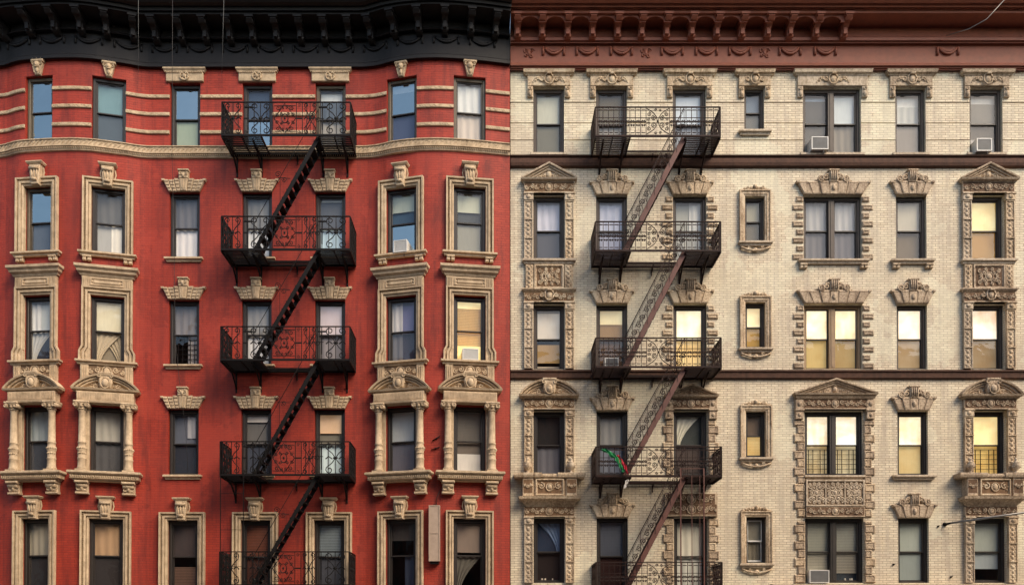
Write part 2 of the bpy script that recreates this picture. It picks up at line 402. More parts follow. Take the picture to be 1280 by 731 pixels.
def panel_relief(u0, u1, w0, w1, o0, seed=0, fr=1.6, dep=2.0, center=True):
    mb = MB(); mb.box(u0, u1, w0, w1, 0, o0)
    mb.path([(u0+fr*.5, w0+fr*.5), (u1-fr*.5, w0+fr*.5), (u1-fr*.5, w1-fr*.5), (u0+fr*.5, w1-fr*.5)], [(-fr*.5, o0), (-fr*.5, o0+dep), (fr*.3, o0+dep), (fr*.6, o0)], True)
    relief(mb, u0+fr*1.8, u1-fr*1.8, w0+fr*1.6, w1-fr*1.6, o0, seed, center); return mb
def tall_relief(u0, u1, w0, w1, o0, seed=0):
    mb = MB(); mb.box(u0, u1, w0, w1, 0, o0, .5); rnd = random.Random(seed); w = w0+3; cu = (u0+u1)/2; r = (u1-u0)*.23
    while w < w1-3:
        mb.blob(cu, w, o0, r*rnd.uniform(.7, 1.2), r*1.25, 1.3, 6, 2)
        for d in (-1, 1): mb.blob(cu+d*r*1.1, w+r*.8, o0, r*.6, r*.5, .9, 5, 2)
        w += r*rnd.uniform(2.3, 3.0)
    return mb
def keystone(wt, wb, w0, w1, o, cap=3):
    mb = MB(); mb.prism([(-wb/2, w0), (wb/2, w0), (wt/2-1, w1-cap), (-wt/2+1, w1-cap)], 0, o, .8)
    mb.moulding([(0, w1-cap), (o+.5, w1-cap), (o+2, w1-cap*.4), (o+2, w1), (0, w1)], -wt/2+6, wt/2-6)
    H = w1-w0-cap
    for t, r in ((.78, .36), (.22, .20)):
        mb.tube([(-wt*r, o+.6, w0+H*t), (wt*r, o+.6, w0+H*t)], 2.0, 7)
    for d in (-1, 0, 1): mb.tube([(d*wb*.25, o+.3, w0+H*.2), (d*wt*.22, o+.5, w0+H*.72)], .75, 5)
    for d in (-1, 1): mb.tube([(d*wb*.5, 1.5, w0+1), (d*(wt*.5+.6), 2, w0+H*.65), (d*(wt*.5-.5), 2, w0+H*.9)], .9, 4)
    return mb
def face_keystone():
    mb = MB(); mb.prism([(-3.4, 0), (3.4, 0), (7, 15), (-7, 15)], 0, 4, .8); mb.box(-8.2, 8.2, 15, 18.5, 0, 6, 1)
    for d in (-1, 0, 1): mb.blob(d*5.2, 19, 3, 2.4, 2.2, 3, 6, 2); 
    mb.blob(0, 11.5, 4, 3.8, 4.4, 3.6); mb.blob(0, 10.5, 7, 1, 1.8, 1.2, 5, 2); mb.tube([(-2, 7.0, 8.4), (0, 7.2, 7.8), (2, 7.0, 8.4)], .5, 4); mb.blob(0, 5, 4, 2.2, 3.8, 2)
    for d in (-1, 1): mb.spiral(d*4.4, 13, 2.3, 4.8, .6, 1.2, PI/2, -d); mb.tube([(d*3.2, 4.3, 2), (d*5.4, 4.3, 10)], .7, 4)
    return mb
def flat_lintel(hw):
    mb = MB(); a = hw+4.5; mb.box(-a, a, 1, 12.5, 0, 3.2, .6); mb.moulding([(0, 12.5), (4, 12.5), (4, 13.5), (6, 15.5), (6, 17), (0, 17)], -a+1.5, a-1.5)
    u = -a+1
    while u < a-1: mb.box(u, u+1.2, 11, 12.6, 3.2, 4.6); u += 2.3
    for u in (-a*.45, a*.45): mb.box(u-.15, u+.15, 1.2, 12, 3.2, 3.25)
    ring = [(5.4*math.cos(t*PI/7), 4.2, 7+5.4*math.sin(t*PI/7)) for t in range(15)]; mb.tube(ring, 1, 5)
    mb.blob(0, 7, 3.2, 3.2, 3.2, 2.6)
    for t in range(6): mb.blob(3.8*math.cos(t*PI/3), 7+3.8*math.sin(t*PI/3), 3.2, 1.5, 1.5, 2.2, 5, 2)
    return mb
def splay(hw, top, H=15, n=3, o=3.4, reeds=True):
    """flat arch of splayed voussoirs"""
    mb = MB(); kb, kt = 4.0, 5.6
    mb.prism([(-hw+1, .3), (hw-1, .3), (top-2, H-.4), (-top+2, H-.4)], 0, 1.6)
    for d in (-1, 1):
        for i in range(n):
            a0 = kb+(hw-kb)*i/n; a1 = kb+(hw-kb)*(i+1)/n; b0 = kt+(top-kt)*i/n; b1 = kt+(top-kt)*(i+1)/n
            g = .25; hi = H if i > 0 or not reeds else H+1.2
            oo = o+(.5 if i % 2 == 0 else 0)
            mb.prism([(d*(a0+g), 0), (d*(a1-g), 0), (d*(b1-g), hi), (d*(b0+g), hi)], 0, oo, .7)
            if reeds:
                for t in range(3):
                    f = .22+.28*t; x0 = a0+(b0-a0)*f+.9; x1 = a1+(b1-a1)*f-.9
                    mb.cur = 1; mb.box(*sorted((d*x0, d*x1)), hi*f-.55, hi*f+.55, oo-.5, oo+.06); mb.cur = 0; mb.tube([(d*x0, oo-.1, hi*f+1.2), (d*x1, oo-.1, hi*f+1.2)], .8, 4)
            else:
                f0, f1 = .12, .88; lp = lambda a, b, f: a+(b-a)*f
                pts = [(d*(lp(a0, b0, f0)+1.2), hi*f0), (d*(lp(a1, b1, f0)-1.2), hi*f0), (d*(lp(a1, b1, f1)-1.4), hi*f1), (d*(lp(a0, b0, f1)+1.2), hi*f1)]
                mb.tube([(p[0], oo, p[1]) for p in pts+pts[:1]], .35, 4)
        mb.prism([(d*(top-3), H-2.2), (d*(top+.2), H-2.2), (d*(top+1.2), H+.3), (d*(top-3), H+.3)], 0, o+1.4, .3)
    return mb
def splay_key(big=False, H=26):
    mb = MB(); mb.prism([(-3.8, 0), (3.8, 0), (5.4, 15.5), (-5.4, 15.5)], 0, 5, .7); mb.box(-6, 6, 15.5, H-1.5, 0, 5.5, .8); mb.box(-6.8, 6.8, H-1.5, H+.5, 0, 7, .4)
    for d in (-1, 1): mb.spiral(d*3, 21, 2.4, 6, .6, 1.3, PI/2, -d); mb.tube([(d*1.8, 5.2, 3), (d*2.8, 5.2, 15)], .55, 4)
    mb.blob(0, 19, 5.2, 2.2, 3.4, 1.8, 6, 2); mb.tube([(0, 5.3, 1.5), (0, 5.6, 14.5)], .7, 4); return mb
def crown():
    """scroll crest over a flat arch"""
    mb = MB(); mb.prism([(-4.6, 0), (4.6, 0), (5, 15), (-5, 15)], 0, 4.5, .6); mb.prism([(-5.4, 15), (5.4, 15), (6, 30), (-6, 30)], 0, 5.5, .8)
    for i in (-3, -1, 1, 3): mb.tube([(i*1.1, 6, 17), (i*1.3, 6.6, 28)], .8, 5)
    mb.box(-6.8, 6.8, 28.5, 30.5, 0, 7, .4); mb.blob(0, 8, 4.5, 2.8, 4.5, 2); 
    for d in (-1, 1):
        mb.spiral(d*15.5, 19.6, 4.4, 4.2, 1.15, 1.5, -PI/2, d, 5, [(d*6, 24), (d*9, 25), (d*12, 22), (d*13, 17)]); mb.blob(d*15.5, 19.6, 1, 3, 3, 3.5, 8, 3)
        mb.spiral(d*9.5, 21, 2.9, 4.4, .9, 1.3, PI, -d); mb.blob(d*9.8, 20.5, 1, 2.2, 2.2, 3.2, 6, 2)
        mb.box(d*12-7, d*12+7, 15, 17, 0, 4); mb.tube([(d*19, 3.2, 16.6), (d*22, 2.6, 17.8), (d*24.5, 2.2, 16.2)], 1, 4, .4)
        mb.blob(d*6.8, 26, 2, 2, 1.8, 2.5, 6, 2)
    return mb
def surround(hw, h, wd=9.5, foot=False, head=0, bottom=0):
    """moulded architrave round three sides"""
    prof = [(0, -3), (0, 1.8), (1.9, 2.8), (2.1, 1.4), (2.7, 1.4), (2.9, 4.0), (5.2, 4.4), (5.5, 1.6), (7.4, 1.6), (7.6, 5), (wd, 5.2), (wd, 0)]
    mb = MB()
    if foot:
        e = 3.2; pts = [(-hw-e, bottom), (-hw-e, bottom+9), (-hw, bottom+15), (-hw, h), (hw, h), (hw, bottom+15), (hw+e, bottom+9), (hw+e, bottom)]
        mb.box(-hw-e, -hw-.02, bottom, bottom+14, -3, 1.5); mb.box(hw+.02, hw+e, bottom, bottom+14, -3, 1.5)
    else: pts = [(-hw, bottom), (-hw, h), (hw, h), (hw, bottom)]
    mb.path(pts, [(a, o) for a, o in prof]) if True else None
    # egg beading in the outer groove
    def beads(p, r):
        d = math.hypot(r[0]-p[0], r[1]-p[1]); n = int(d/2.6)
        for i in range(n):
            t = (i+.5)/n; mb.blob(p[0]+(r[0]-p[0])*t, p[1]+(r[1]-p[1])*t, 1.6, .8, .8, 2.4, 6, 2)
    a = 6.45
    beads((-hw-a, bottom+(16 if foot else 1)), (-hw-a, h+a)); beads((hw+a, bottom+(16 if foot else 1)), (hw+a, h+a)); beads((-hw-a, h+a), (hw+a, h+a))
    return mb
def sill_mb(a, H=5.5, o=6.5, blocks=None, mat=None):
    mb = MB(); mb.moulding([(0, -H), (o-3, -H), (o-2.4, -H*.6), (o, -H*.45), (o, -.4), (o-1, 0), (-4, 0)], -a+o*.8, a-o*.8)
    return mb
def block_mb(w=10, H=6, o=4.5):
    mb = MB(); mb.box(-w/2, -w*.06, -H, 0, 0, o, .6); mb.box(w*.06, w/2, -H, 0, 0, o, .6); mb.box(-w/2, w/2, -2, 0, 0, o+1, .3); return mb
def entab_mb(hw, base=0, r=0):
    """flat-topped entablature with a panelled frieze, from base upwards"""
    a = hw+9.6; mb = MB(); b = base
    mb.box(-a, a, b, b+14.5, 0, 4, .4); mb.path([(-a+11, b+3.4), (a-11, b+3.4), (a-11, b+11), (-a+11, b+11)], [(-.7, 4), (-.7, 5.3), (.5, 5.3), (.8, 4)], True)
    mb.box(-a+14, a-14, b+5.2, b+9.2, 4, 5.2, .5)
    for d in (-1, 1):
        for i in range(4): mb.box(d*(a-1.6-i*2)-.55, d*(a-1.6-i*2)+.55, b+1.5, b+12.5, 4, 5.2)
        mb.blob(d*(a-12.3), b+7.2, 4, 1.3, 1.3, 1.3, 6, 2)
    mb.moulding([(0, b+14.5), (4.8, b+14.5), (5.4, b+16.5), (8.5, b+18.5), (9, b+21), (11.5, b+23), (11.8, b+26), (0, b+27)], -a+2, a-2)
    return mb
def seg_ped(a, rise, o=11):
    """segmental pediment: base moulding and curved cornice"""
    mb = MB(); mb.moulding([(0, 0), (o-5, 0), (o-4, 1.2), (o-1, 2.0), (o, 4.2), (0, 4.4)], -a+o*.7, a-o*.7)
    Rr = (a*a+rise*rise)/(2*rise); ang = math.asin(a/Rr); n = 14
    def arc(off): return [((Rr+off)*math.sin(-ang+2*ang*i/n), 4.4+rise-Rr+(Rr+off)*math.cos(-ang+2*ang*i/n)) for i in range(n+1)]
    pts = arc(0)
    mb.path(pts[::1], [(-7.2, 0), (-7.2, o-6), (-6.5, o-5), (-5.2, o-5), (-5.0, o-7), (-4.4, o-7), (-4.2, o-3.4), (-2.4, o-3), (-2.2, o-5), (-1.6, o-5), (-1.4, o-.7), (.5, o), (.9, o-.8), (1.0, 0)])
    inner = arc(-6.6); inner = [p for p in inner if p[1] > 4.2]
    mb.prism([(inner[0][0], 4.3)]+inner+[(inner[-1][0], 4.3)], 0, 4.2)
    return mb
def seg_ped_carving(a, rise, shield=True):
    mb = MB(); top = rise+2.5
    mb.prism([(-6, 5.4), (6, 5.4), (8, top*.6), (7, top+4), (-7, top+4), (-8, top*.6)], 3, 11.5, 1.2); mb.box(-8.6, 8.6, top+3, top+5.2, 3, 12.6, .5)
    mb.blob(0, top*.58, 11.2, 4.4, 5.8, 3.0); mb.tube([(5.4*math.cos(t*PI/6), 11.8, top*.58+6.6*math.sin(t*PI/6)) for t in range(13)], .7, 4); mb.spiral(-6.8, top+.6, 2.6, 12, .8, 1.2, PI/2, 1); mb.spiral(6.8, top+.6, 2.6, 12, .8, 1.2, PI/2, -1)
    for d in (-1, 1):
        mb.tube([(d*8.5, 3.8, 6.2), (d*13, 4.6, 11), (d*18, 4.4, 10.5), (d*(a*.72), 3.6, 6)], 1.9, 6, .8)
        mb.spiral(d*13, 8.4, 3, 5, .9, 1.2, 0, d); 
        for i in range(3): mb.blob(d*(15+i*3.4), 7.6-i*.5, 3, 1.8, 1.5, 2, 6, 2)
    return mb
def tri_ped(a, rise, o=10):
    mb = MB(); mb.moulding([(0, 0), (o-5, 0), (o-4, 1), (o-1, 1.7), (o, 3.6), (0, 3.8)], -a+o*.7, a-o*.7)
    mb.path([(-a, 3.6), (0, 3.6+rise), (a, 3.6)], [(-5.4, 0), (-5.4, o-5), (-4.7, o-4.4), (-3.7, o-4.3), (-3.5, o-6), (-3, o-6), (-2.8, o-2.8), (-1.6, o-2.4), (-1.4, o-4), (-.9, o-4), (-.7, o-.4), (.8, o), (1.3, o-.4), (1.5, 0)])
    mb.prism([(-a*.84, 3.7), (a*.84, 3.7), (0, 3.6+rise*.84)], 0, 3.4); return mb
def tri_carving(a, rise):
    mb = MB(); c = 3.8; mb.blob(0, c+rise*.36, 3, rise*.22, rise*.30, 3.4)
    mb.tube([(-3, 4, c+rise*.62), (0, 5.4, c+rise*.70), (3, 4, c+rise*.62)], .8, 5)
    for d in (-1, 1):
        r = rise*.2
        mb.spiral(d*a*.22, c+rise*.27, r, 4, .65, 1.3, 0, d); mb.spiral(d*a*.38, c+rise*.2, r*.8, 3.8, .6, 1.2, PI, -d)
        for i in range(5): mb.blob(d*a*(.14+.09*i), c+rise*(.32-.05*i), 3, 1.4, 1.2, 1.9, 6, 2)
    return mb
def frieze_mb(a, w0, w1, o=4.5, seed=1):
    mb = MB(); mb.box(-a, a, w0, w1, 0, o, .4); mb.moulding([(o, w0), (o+1.3, w0), (o+1.3, w0+1.2), (o, w0+1.6)], -a, a, False)
    relief(mb, -a+1.5, a-1.5, w0+2, w1-.8, o, seed, rad=.5); return mb
def pilaster(w, h0, h1, o=4.2, cap=9, seed=0):
    mb = tall_relief(-w/2+.6, w/2-.6, h0, h1-cap, o-.8, seed); mb.path([(-w/2+.4, h0+.5), (w/2-.4, h0+.5), (w/2-.4, h1-cap-.4), (-w/2+.4, h1-cap-.4)], [(-.3, 0), (-.3, o+.4), (.7, o+.4), (1, o-.8)], True)
    mb.box(-w/2-.6, w/2+.6, h1-cap, h1, 0, o+1.5, .7); mb.blob(0, h1-cap/2, o+1.5, w*.3, cap*.32, 1.6); mb.box(-w/2-1, w/2+1, h1-1.6, h1-.02, 0, o+2.8, .3)
    for t in (.36, .68): mb.box(-w/2-.1, w/2+.1, h0+(h1-cap-h0)*t-.6, h0+(h1-cap-h0)*t+.6, 0, o+.9)
    return mb
def shaft():
    mb = MB(); o = 6.8
    prof = [(6.9, 0), (6.9, 2.2), (6.4, 2.6), (7.2, 3.6), (6.3, 4.8), (5.9, 5.4), (5.7, 14), (6.3, 15), (6.3, 16.2), (5.5, 17), (5.6, 24), (6.7, 26.5), (6.7, 29), (5.4, 31), (5.3, 34), (5.9, 34.6), (5.9, 35.8), (5.1, 36.4), (4.6, 73), (5.2, 74), (4.8, 75)]
    prof = [(r*.86, w) for r, w in prof]; mb.lathe(0, o, prof, 12); mb.box(-6.6, 6.6, -.02, 2.2, 0, 13.6)
    for k in range(7):
        a = 2*PI*k/7+.2; mb.blob(5*math.cos(a), 28, o+5.2*abs(math.sin(a))-1, 1.8, 2, 2.4, 5, 2); mb.blob(4.3*math.cos(a), 22, o+4.6*abs(math.sin(a))-.4, 1.1, 1.7, 1.6, 5, 2)
    return mb
def capital():
    mb = MB(); o = 6.8; mb.lathe(0, o, [(4.9, 0), (5.6, 1.2), (5, 2), (5.4, 4), (6.4, 6), (6.4, 7)], 12)
    for d in (-1, 1):
        mb.tube([(d*6.6, 1, 5.6), (d*6.6, 13.2, 5.6)], 2.9, 10); mb.spiral(d*6.6, 5.6, 2.7, 13.6, .8, 1.4, PI/2, d)
    mb.blob(0, 4.6, 12, 2.2, 2.4, 1.8); mb.box(-9, 9, 8, 10.5, 0, 14.5, .8); mb.tube([(-6, 12.6, 8), (0, 13.2, 7), (6, 12.6, 8)], 1, 5); return mb
def ledge(a, o=16):
    """egg-and-dart balcony ledge under the columns"""
    mb = MB(); mb.moulding([(0, -11.5), (o-8, -11.5), (o-7.5, -9.8), (o-3.5, -9.0), (o-3.5, -4.2), (o-1, -3.6), (o, -2.6), (o, -.6), (o-1, 0), (-4, .02)], -a+o*.8, a-o*.8)
    u = -a+4
    while u < a-4: mb.blob(u, -6.6, o-3.8, .85, 2.2, 1.6, 6, 2); u += 2.55
    return mb
def corbel(w=14, H=15, o=12):
    mb = MB(); mb.prism([(-w/2, -H), (w/2, -H), (w/2, 0), (-w/2, 0)], 0, o*.45, .8); mb.box(-w/2-.8, w/2+.8, -3, -.02, 0, o, .8); mb.box(-w/2-.6, w/2+.6, -H-.8, -H+1.6, 0, o*.62, .4)
    mb.tube([(-w/2+.6, o*.55, -5.4), (w/2-.6, o*.55, -5.4)], 3.1, 9); mb.tube([(-w/2+1.2, o*.40, -H+4), (w/2-1.2, o*.40, -H+4)], 2.3, 8)
    for d in (-1, 1): mb.spiral(d*w*.26, -9.2, 2.9, o*.5+.6, .8, 1.3, PI/2, -d); mb.blob(d*w*.28, -5.2, o*.62, 1.8, 2, 2.4, 6, 2)
    mb.blob(0, -8.6, o*.45, 2.3, 4.3, 3.4, 8, 3); return mb

def quoins(hw, h, mode):
    """list of blocks beside an opening: (u0,u1,w0,w1)"""
    L = []; 
    if mode == 'sep':
        w = 1.0; k = 0
        while w+6.6 < h+5:
            L.append((hw+.6, hw+(14 if k % 2 == 0 else 9.4), w, w+6.4)); w += 10.4; k += 1
    return L
def quoin_mb(u0, u1, w0, w1, o=2.6, c=.5):
    mb = MB(); mb.box(u0, u1, w0, w1, 0, o, c)
    if u1-u0 > 5: mb.path([(u0+1.4, w0+1.4), (u1-1.4, w0+1.4), (u1-1.4, w1-1.4), (u0+1.4, w1-1.4)], [(-.3, o), (-.3, o+.6), (.4, o+.6), (.4, o)], True)
    return mb

# ------------------------------------------------------------------ windows
def parse(c): return tuple(int(x) for x in c.split(','))
def cloth_surface(u0, u1, w0, w1, o, folds, amp, edge=None, seed=0):
    mb = MB(); nu = max(8, int(folds*6)); nw = 8; rnd = random.Random(seed); ph = rnd.uniform(0, 6); g = []
    for j in range(nw+1):
        t = j/nw; row = []
        a, b = (u0, u1) if not edge else edge(t)
        for i in range(nu+1):
            f = i/nu; row.append(mb.P(a+(b-a)*f, o+amp*math.sin(f*folds*2*PI+ph+.5*math.sin(t*3))*(1.1-.35*t), w0+(w1-w0)*t))
        g.append(row)
    for j in range(nw):
        for i in range(nu): mb.F((g[j][i], g[j][i+1], g[j+1][i+1], g[j+1][i]), True)
    return mb
def make_window(op, parent, fcol, spec, seed, glass='glass', dbl=False, small=False):
    w, h, hw = q(op.w), q(op.h), q(op.w)/2
    fs, ft, fb, o0, o1 = (3.4, 4.2, 2.0, -8.8, -4.2) if not small else (2.6, 3.4, 1.8, -8, -4)
    mw = 8.0
    # frame
    def fr():
        mb = MB()
        mb.box(-hw, -hw+fs, 0, h, o0, o1, .5); mb.box(hw-fs, hw, 0, h, o0, o1, .5); mb.box(-hw+fs, hw-fs, h-ft, h, o0, o1-.1, .5); mb.box(-hw+fs, hw-fs, 0, fb, o0, o1+.6, .4)
        mb.box(-hw+fs-.02, -hw+fs+.9, fb, h-ft, o0, o1-1.6); mb.box(hw-fs-.9, hw-fs+.02, fb, h-ft, o0, o1-1.6)
        if dbl: mb.box(-mw/2, mw/2, fb, h-ft, o0, o1+.8, .6); mb.box(-mw/2+2.4, mw/2-2.4, fb+2, h-ft-2, o1+.8, o1+1.4, .3)
        return mb
    win = put(('fr', w, h, dbl, small), fr, 'window', fcol, parent, op.loc, op.rz)
    bays = [(-hw+fs+.6, -mw/2), (mw/2, hw-fs-.6)] if dbl else [(-hw+fs+.6, hw-fs-.6)]
    wb, wt = fb, h-ft; hm = wb+(wt-wb)*.5
    parts = spec if isinstance(spec[0], (list, tuple)) else [spec]
    for bi, (a, b) in enumerate(bays):
        sp = parts[bi % len(parts)]
        ss = 1.5 if not small else 1.2
        for nm, z0, z1, oo, bot in (('upper', hm-1.0, wt, -6.9, 1.8), ('lower', wb, hm+1.0, -8.3, 2.2)):
            def sash(z0=z0, z1=z1, oo=oo, bot=bot):
                mb = MB(); mb.box(a, a+ss, z0, z1, oo-.7, oo+.7, .3); mb.box(b-ss, b, z0, z1, oo-.7, oo+.7, .3)
                mb.box(a+ss, b-ss, z1-(1.5 if nm == 'upper' else 1.9), z1, oo-.65, oo+.65, .3); mb.box(a+ss, b-ss, z0, z0+bot, oo-.65, oo+.65, .3); return mb
            so = put(('sash', nm, q(a*4), q(b*4), h, small), sash, 'sash', sp[2] if len(sp) > 2 else fcol, win)
            def gl(z0=z0, z1=z1, oo=oo):
                mb = MB(); i = [mb.P(a+ss*.8, oo, z0+1), mb.P(b-ss*.8, oo, z0+1), mb.P(b-ss*.8, oo, z1-1), mb.P(a+ss*.8, oo, z1-1)]; mb.F(i); return mb
            gmat = glass
            if isinstance(glass, tuple): gmat = glass[0 if nm == 'upper' else 1]
            put(('gl', nm, q(a*4), q(b*4), h, small), gl, 'pane', gmat, win)
        for hi, half in enumerate(sp[:2]):
            z0, z1 = (hm, wt+2) if hi == 0 else (wb-1, hm)
            items = [x.strip() for x in half.split(';') if x.strip()]; items.sort(key=lambda x: (x[0] == 'S' and ' f' not in x, x[0] == 'S'))
            for idx, item in enumerate(items):
                t = item.split(); k = t[0]; oo = -10.4-1.7*idx
                if k == 'G':
                    def gd():
                        mb = MB(); n = 6
                        for i in range(n): z = z0+3+(z1-z0-8)*i/(n-1); mb.tube([(a+1, -9.4, z), (b-1, -9.4, z)], .45, 4)
                        for f in (.15, .34, .66, .85): mb.tube([(a+(b-a)*f, -9.4, z0+1), (a+(b-a)*f, -9.4, z1-5)], .55, 4)
                        return mb
                    put(('gd', q(a), q(b), h), gd, 'window_guard', 'iron_black', win); continue
                rgb = parse(t[1]); em = 0.; fr_ = (0., 1.); 
                for x in t[2:]:
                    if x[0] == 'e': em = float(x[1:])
                    elif x[0] == 'f': fr_ = tuple(float(y) for y in x[1:].split('-'))
                zz0, zz1 = z0+(z1-z0)*fr_[0], z0+(z1-z0)*fr_[1]; mt = shade_mat(rgb, em)
                if k == 'S':
                    mb = MB(); oo = -9.6-1.7*idx; mb.box(a-1, b+1, zz0, zz1, oo-.2, oo); 
                    if fr_[0] > 0: mb.box(a, b, zz0-.02, zz0+1, oo, oo+.5)
                    build(mb, 'roller_shade', mt, win)
                elif k == 'C':
                    build(cloth_surface(a-1, b+1, zz0, zz1, oo, 3.5, .55, seed=seed+hi), 'curtain', mt, win)
                elif k in ('CL', 'CR'):
                    f = .45; A, B = (a-1, a+(b-a)*f) if k == 'CL' else (b-(b-a)*f, b+1)
                    build(cloth_surface(A, B, zz0, zz1, oo, 2, .55, seed=seed+hi), 'curtain', mt, win)
                elif k in ('DL', 'DR'):     # tied-back curtain
                    def ed(tt, k=k):
                        f = .18+.82*tt**1.6
                        return (a-1, a+(b-a)*f) if k == 'DL' else (b-(b-a)*f, b+1)
                    build(cloth_surface(0, 0, zz0, zz1, oo, 4, .8, ed, seed), 'curtain', mt, win)
                elif k == 'B':
                    mb = MB(); z = zz0+.5
                    while z < zz1-.5:
                        i = [mb.P(a-.5, -10.6, z), mb.P(b+.5, -10.6, z), mb.P(b+.5, -9.9, z+1.5), mb.P(a-.5, -9.9, z+1.5)]; mb.F(i); z += 1.95
                    mb.tube([(a+3, -9.7, zz0), (a+3, -9.7, zz1)], .12, 4); mb.tube([(b-3, -9.7, zz0), (b-3, -9.7, zz1)], .12, 4)
                    build(mb, 'blind', mt, win)
                elif k == 'T':              # small things standing on the sill inside
                    rnd = random.Random(seed)
                    for i in range(3):
                        mb = MB(); u = a+(b-a)*rnd.uniform(.2, .8); r = rnd.uniform(1, 2); mb.lathe(u, -11, [(r, wb), (r*1.2, wb+2), (r*.6, wb+3.5), (r*.8, wb+4.5)], 8); build(mb, 'ornament', shade_mat(rgb, em), win)
    return win
# ------------------------------------------------------------------ RED BUILDING
RCOLS = [(29.5, 63.5), (113, 156), (211, 249), (302, 339.5), (393.5, 431.5), (483, 520.5), (567, 607)]
RROWS = [(104.5, 185.5), (240.5, 322.5), (375, 456), (511, 593.5), (649.5, 738)]
BOW = {0, 1, 5, 6}
def pxD(px):
    d = 0
    for _ in range(6): d = DX(WX(px, d))
    return d
def opening(cx, ry, Df=None):
    if Df: d0, d1 = pxD(cx[0]), pxD(cx[1])
    else: d0 = d1 = 0
    return Op(WX(cx[0], d0), WX(cx[1], d1), WZ(ry[1]), WZ(ry[0]), Df or zero)
red_ops = {(r, c): opening(RCOLS[c], RROWS[r], DX) for r in range(5) for c in range(7)}
RED = empty('apartment_building', label='red painted brick tenement with bowed ends, buff stone trim and black cornice', category='building')
XL, XM, XR = WX(-165), WX(637.3, .06), WX(1420)
link('front_wall', wall_mesh('front_wall', DX, XL, XM, 0, WZ(60), list(red_ops.values()), [], 'brick_red'), RED)

spec_red = {
 (0,0): (('', ''), 'glass_m'), (0,1): (('S 105,138,145', 'S 70,82,90'), 'glass'), (0,2): (('', 'S 150,165,145'), ('glass_m', 'glass')), (0,3): (('S 62,78,100', ''), ('glass', 'glass_m')),
 (0,4): (('S 215,218,215 f.6-1; C 90,100,110 f0-.6', 'C 150,145,135'), 'glass'), (0,5): (('B 215,220,222 f.72-1', 'S 72,84,112'), ('glass_m', 'glass')), (0,6): (('C 205,208,205', 'C 190,180,168'), 'glass'),
 (1,0): (('S 170,170,150 f.9-1', 'S 88,100,115'), ('glass_m', 'glass')), (1,1): (('C 92,92,90', 'CR 222,218,205; S 165,165,160'), 'glass'), (1,2): (('C 108,108,112', 'C 225,222,220'), 'glass'), (1,3): (('C 130,130,128', 'C 225,225,222'), 'glass'),
 (1,4): (('S 200,205,195 f.86-1; S 88,92,98', 'C 175,200,212'), 'glass'), (1,5): (('S 178,188,172 f.4-1; S 60,85,105', 'S 185,195,200 f0-.3'), ('glass', 'glass_m')), (1,6): (('S 182,186,165 f.36-1; S 70,74,74', 'S 142,142,130'), 'glass'),
 (2,0): (('S 205,210,205; CL 225,225,220', 'DL 190,190,185; S 62,66,76'), 'glass'), (2,1): (('S 225,218,190 e.12', 'DL 190,175,150; DR 175,162,138; S 140,130,112'), 'glass'), (2,2): (('C 125,120,120; CR 205,198,192', 'CR 150,145,145;G', ), 'glass'),
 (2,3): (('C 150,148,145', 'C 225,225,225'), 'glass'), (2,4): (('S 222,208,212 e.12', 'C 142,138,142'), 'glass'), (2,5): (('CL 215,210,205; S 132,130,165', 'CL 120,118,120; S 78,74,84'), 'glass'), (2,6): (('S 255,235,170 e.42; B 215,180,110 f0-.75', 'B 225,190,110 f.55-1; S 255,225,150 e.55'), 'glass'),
 (3,0): (('C 175,185,185', 'S 72,76,84'), 'glass'), (3,1): (('C 175,172,162', 'C 84,84,86'), 'glass'), (3,2): (('S 105,110,122; CR 175,175,180 f.2-.9', 'S 52,56,66'), 'glass'), (3,3): (('S 215,208,200 f.7-1; S 120,118,116', 'S 75,80,92'), 'glass'),
 (3,4): (('S 235,200,165 f.35-1 e.15; S 128,124,112', 'C 205,225,228'), 'glass'), (3,5): (('S 205,210,208', 'S 112,112,122'), 'glass'), (3,6): (('B 150,145,138; S 140,135,126', 'S 215,212,205 f.1-.62; S 118,110,102'), 'glass'),  # peach over grey cloth paints reflected sky above the opposite roofs
 (4,0): (('C 165,158,142', 'S 52,50,52'), 'glass'), (4,1): (('C 172,142,112', 'S 52,48,48'), 'glass'), (4,2): (('S 74,66,66', 'B 150,120,105 f.1-.7'), 'glass'), (4,3): (('B 165,105,85', 'B 120,80,70'), 'glass'),
 (4,4): (('B 175,190,198', 'S 70,72,80'), 'glass'), (4,5): (('S 110,102,98 f.45-1', 'CR 100,112,135;T 215,120,110'), 'glass_d'), (4,6): (('S 132,118,108 f.1-1', 'DL 95,92,85; T 205,170,120'), 'glass')}
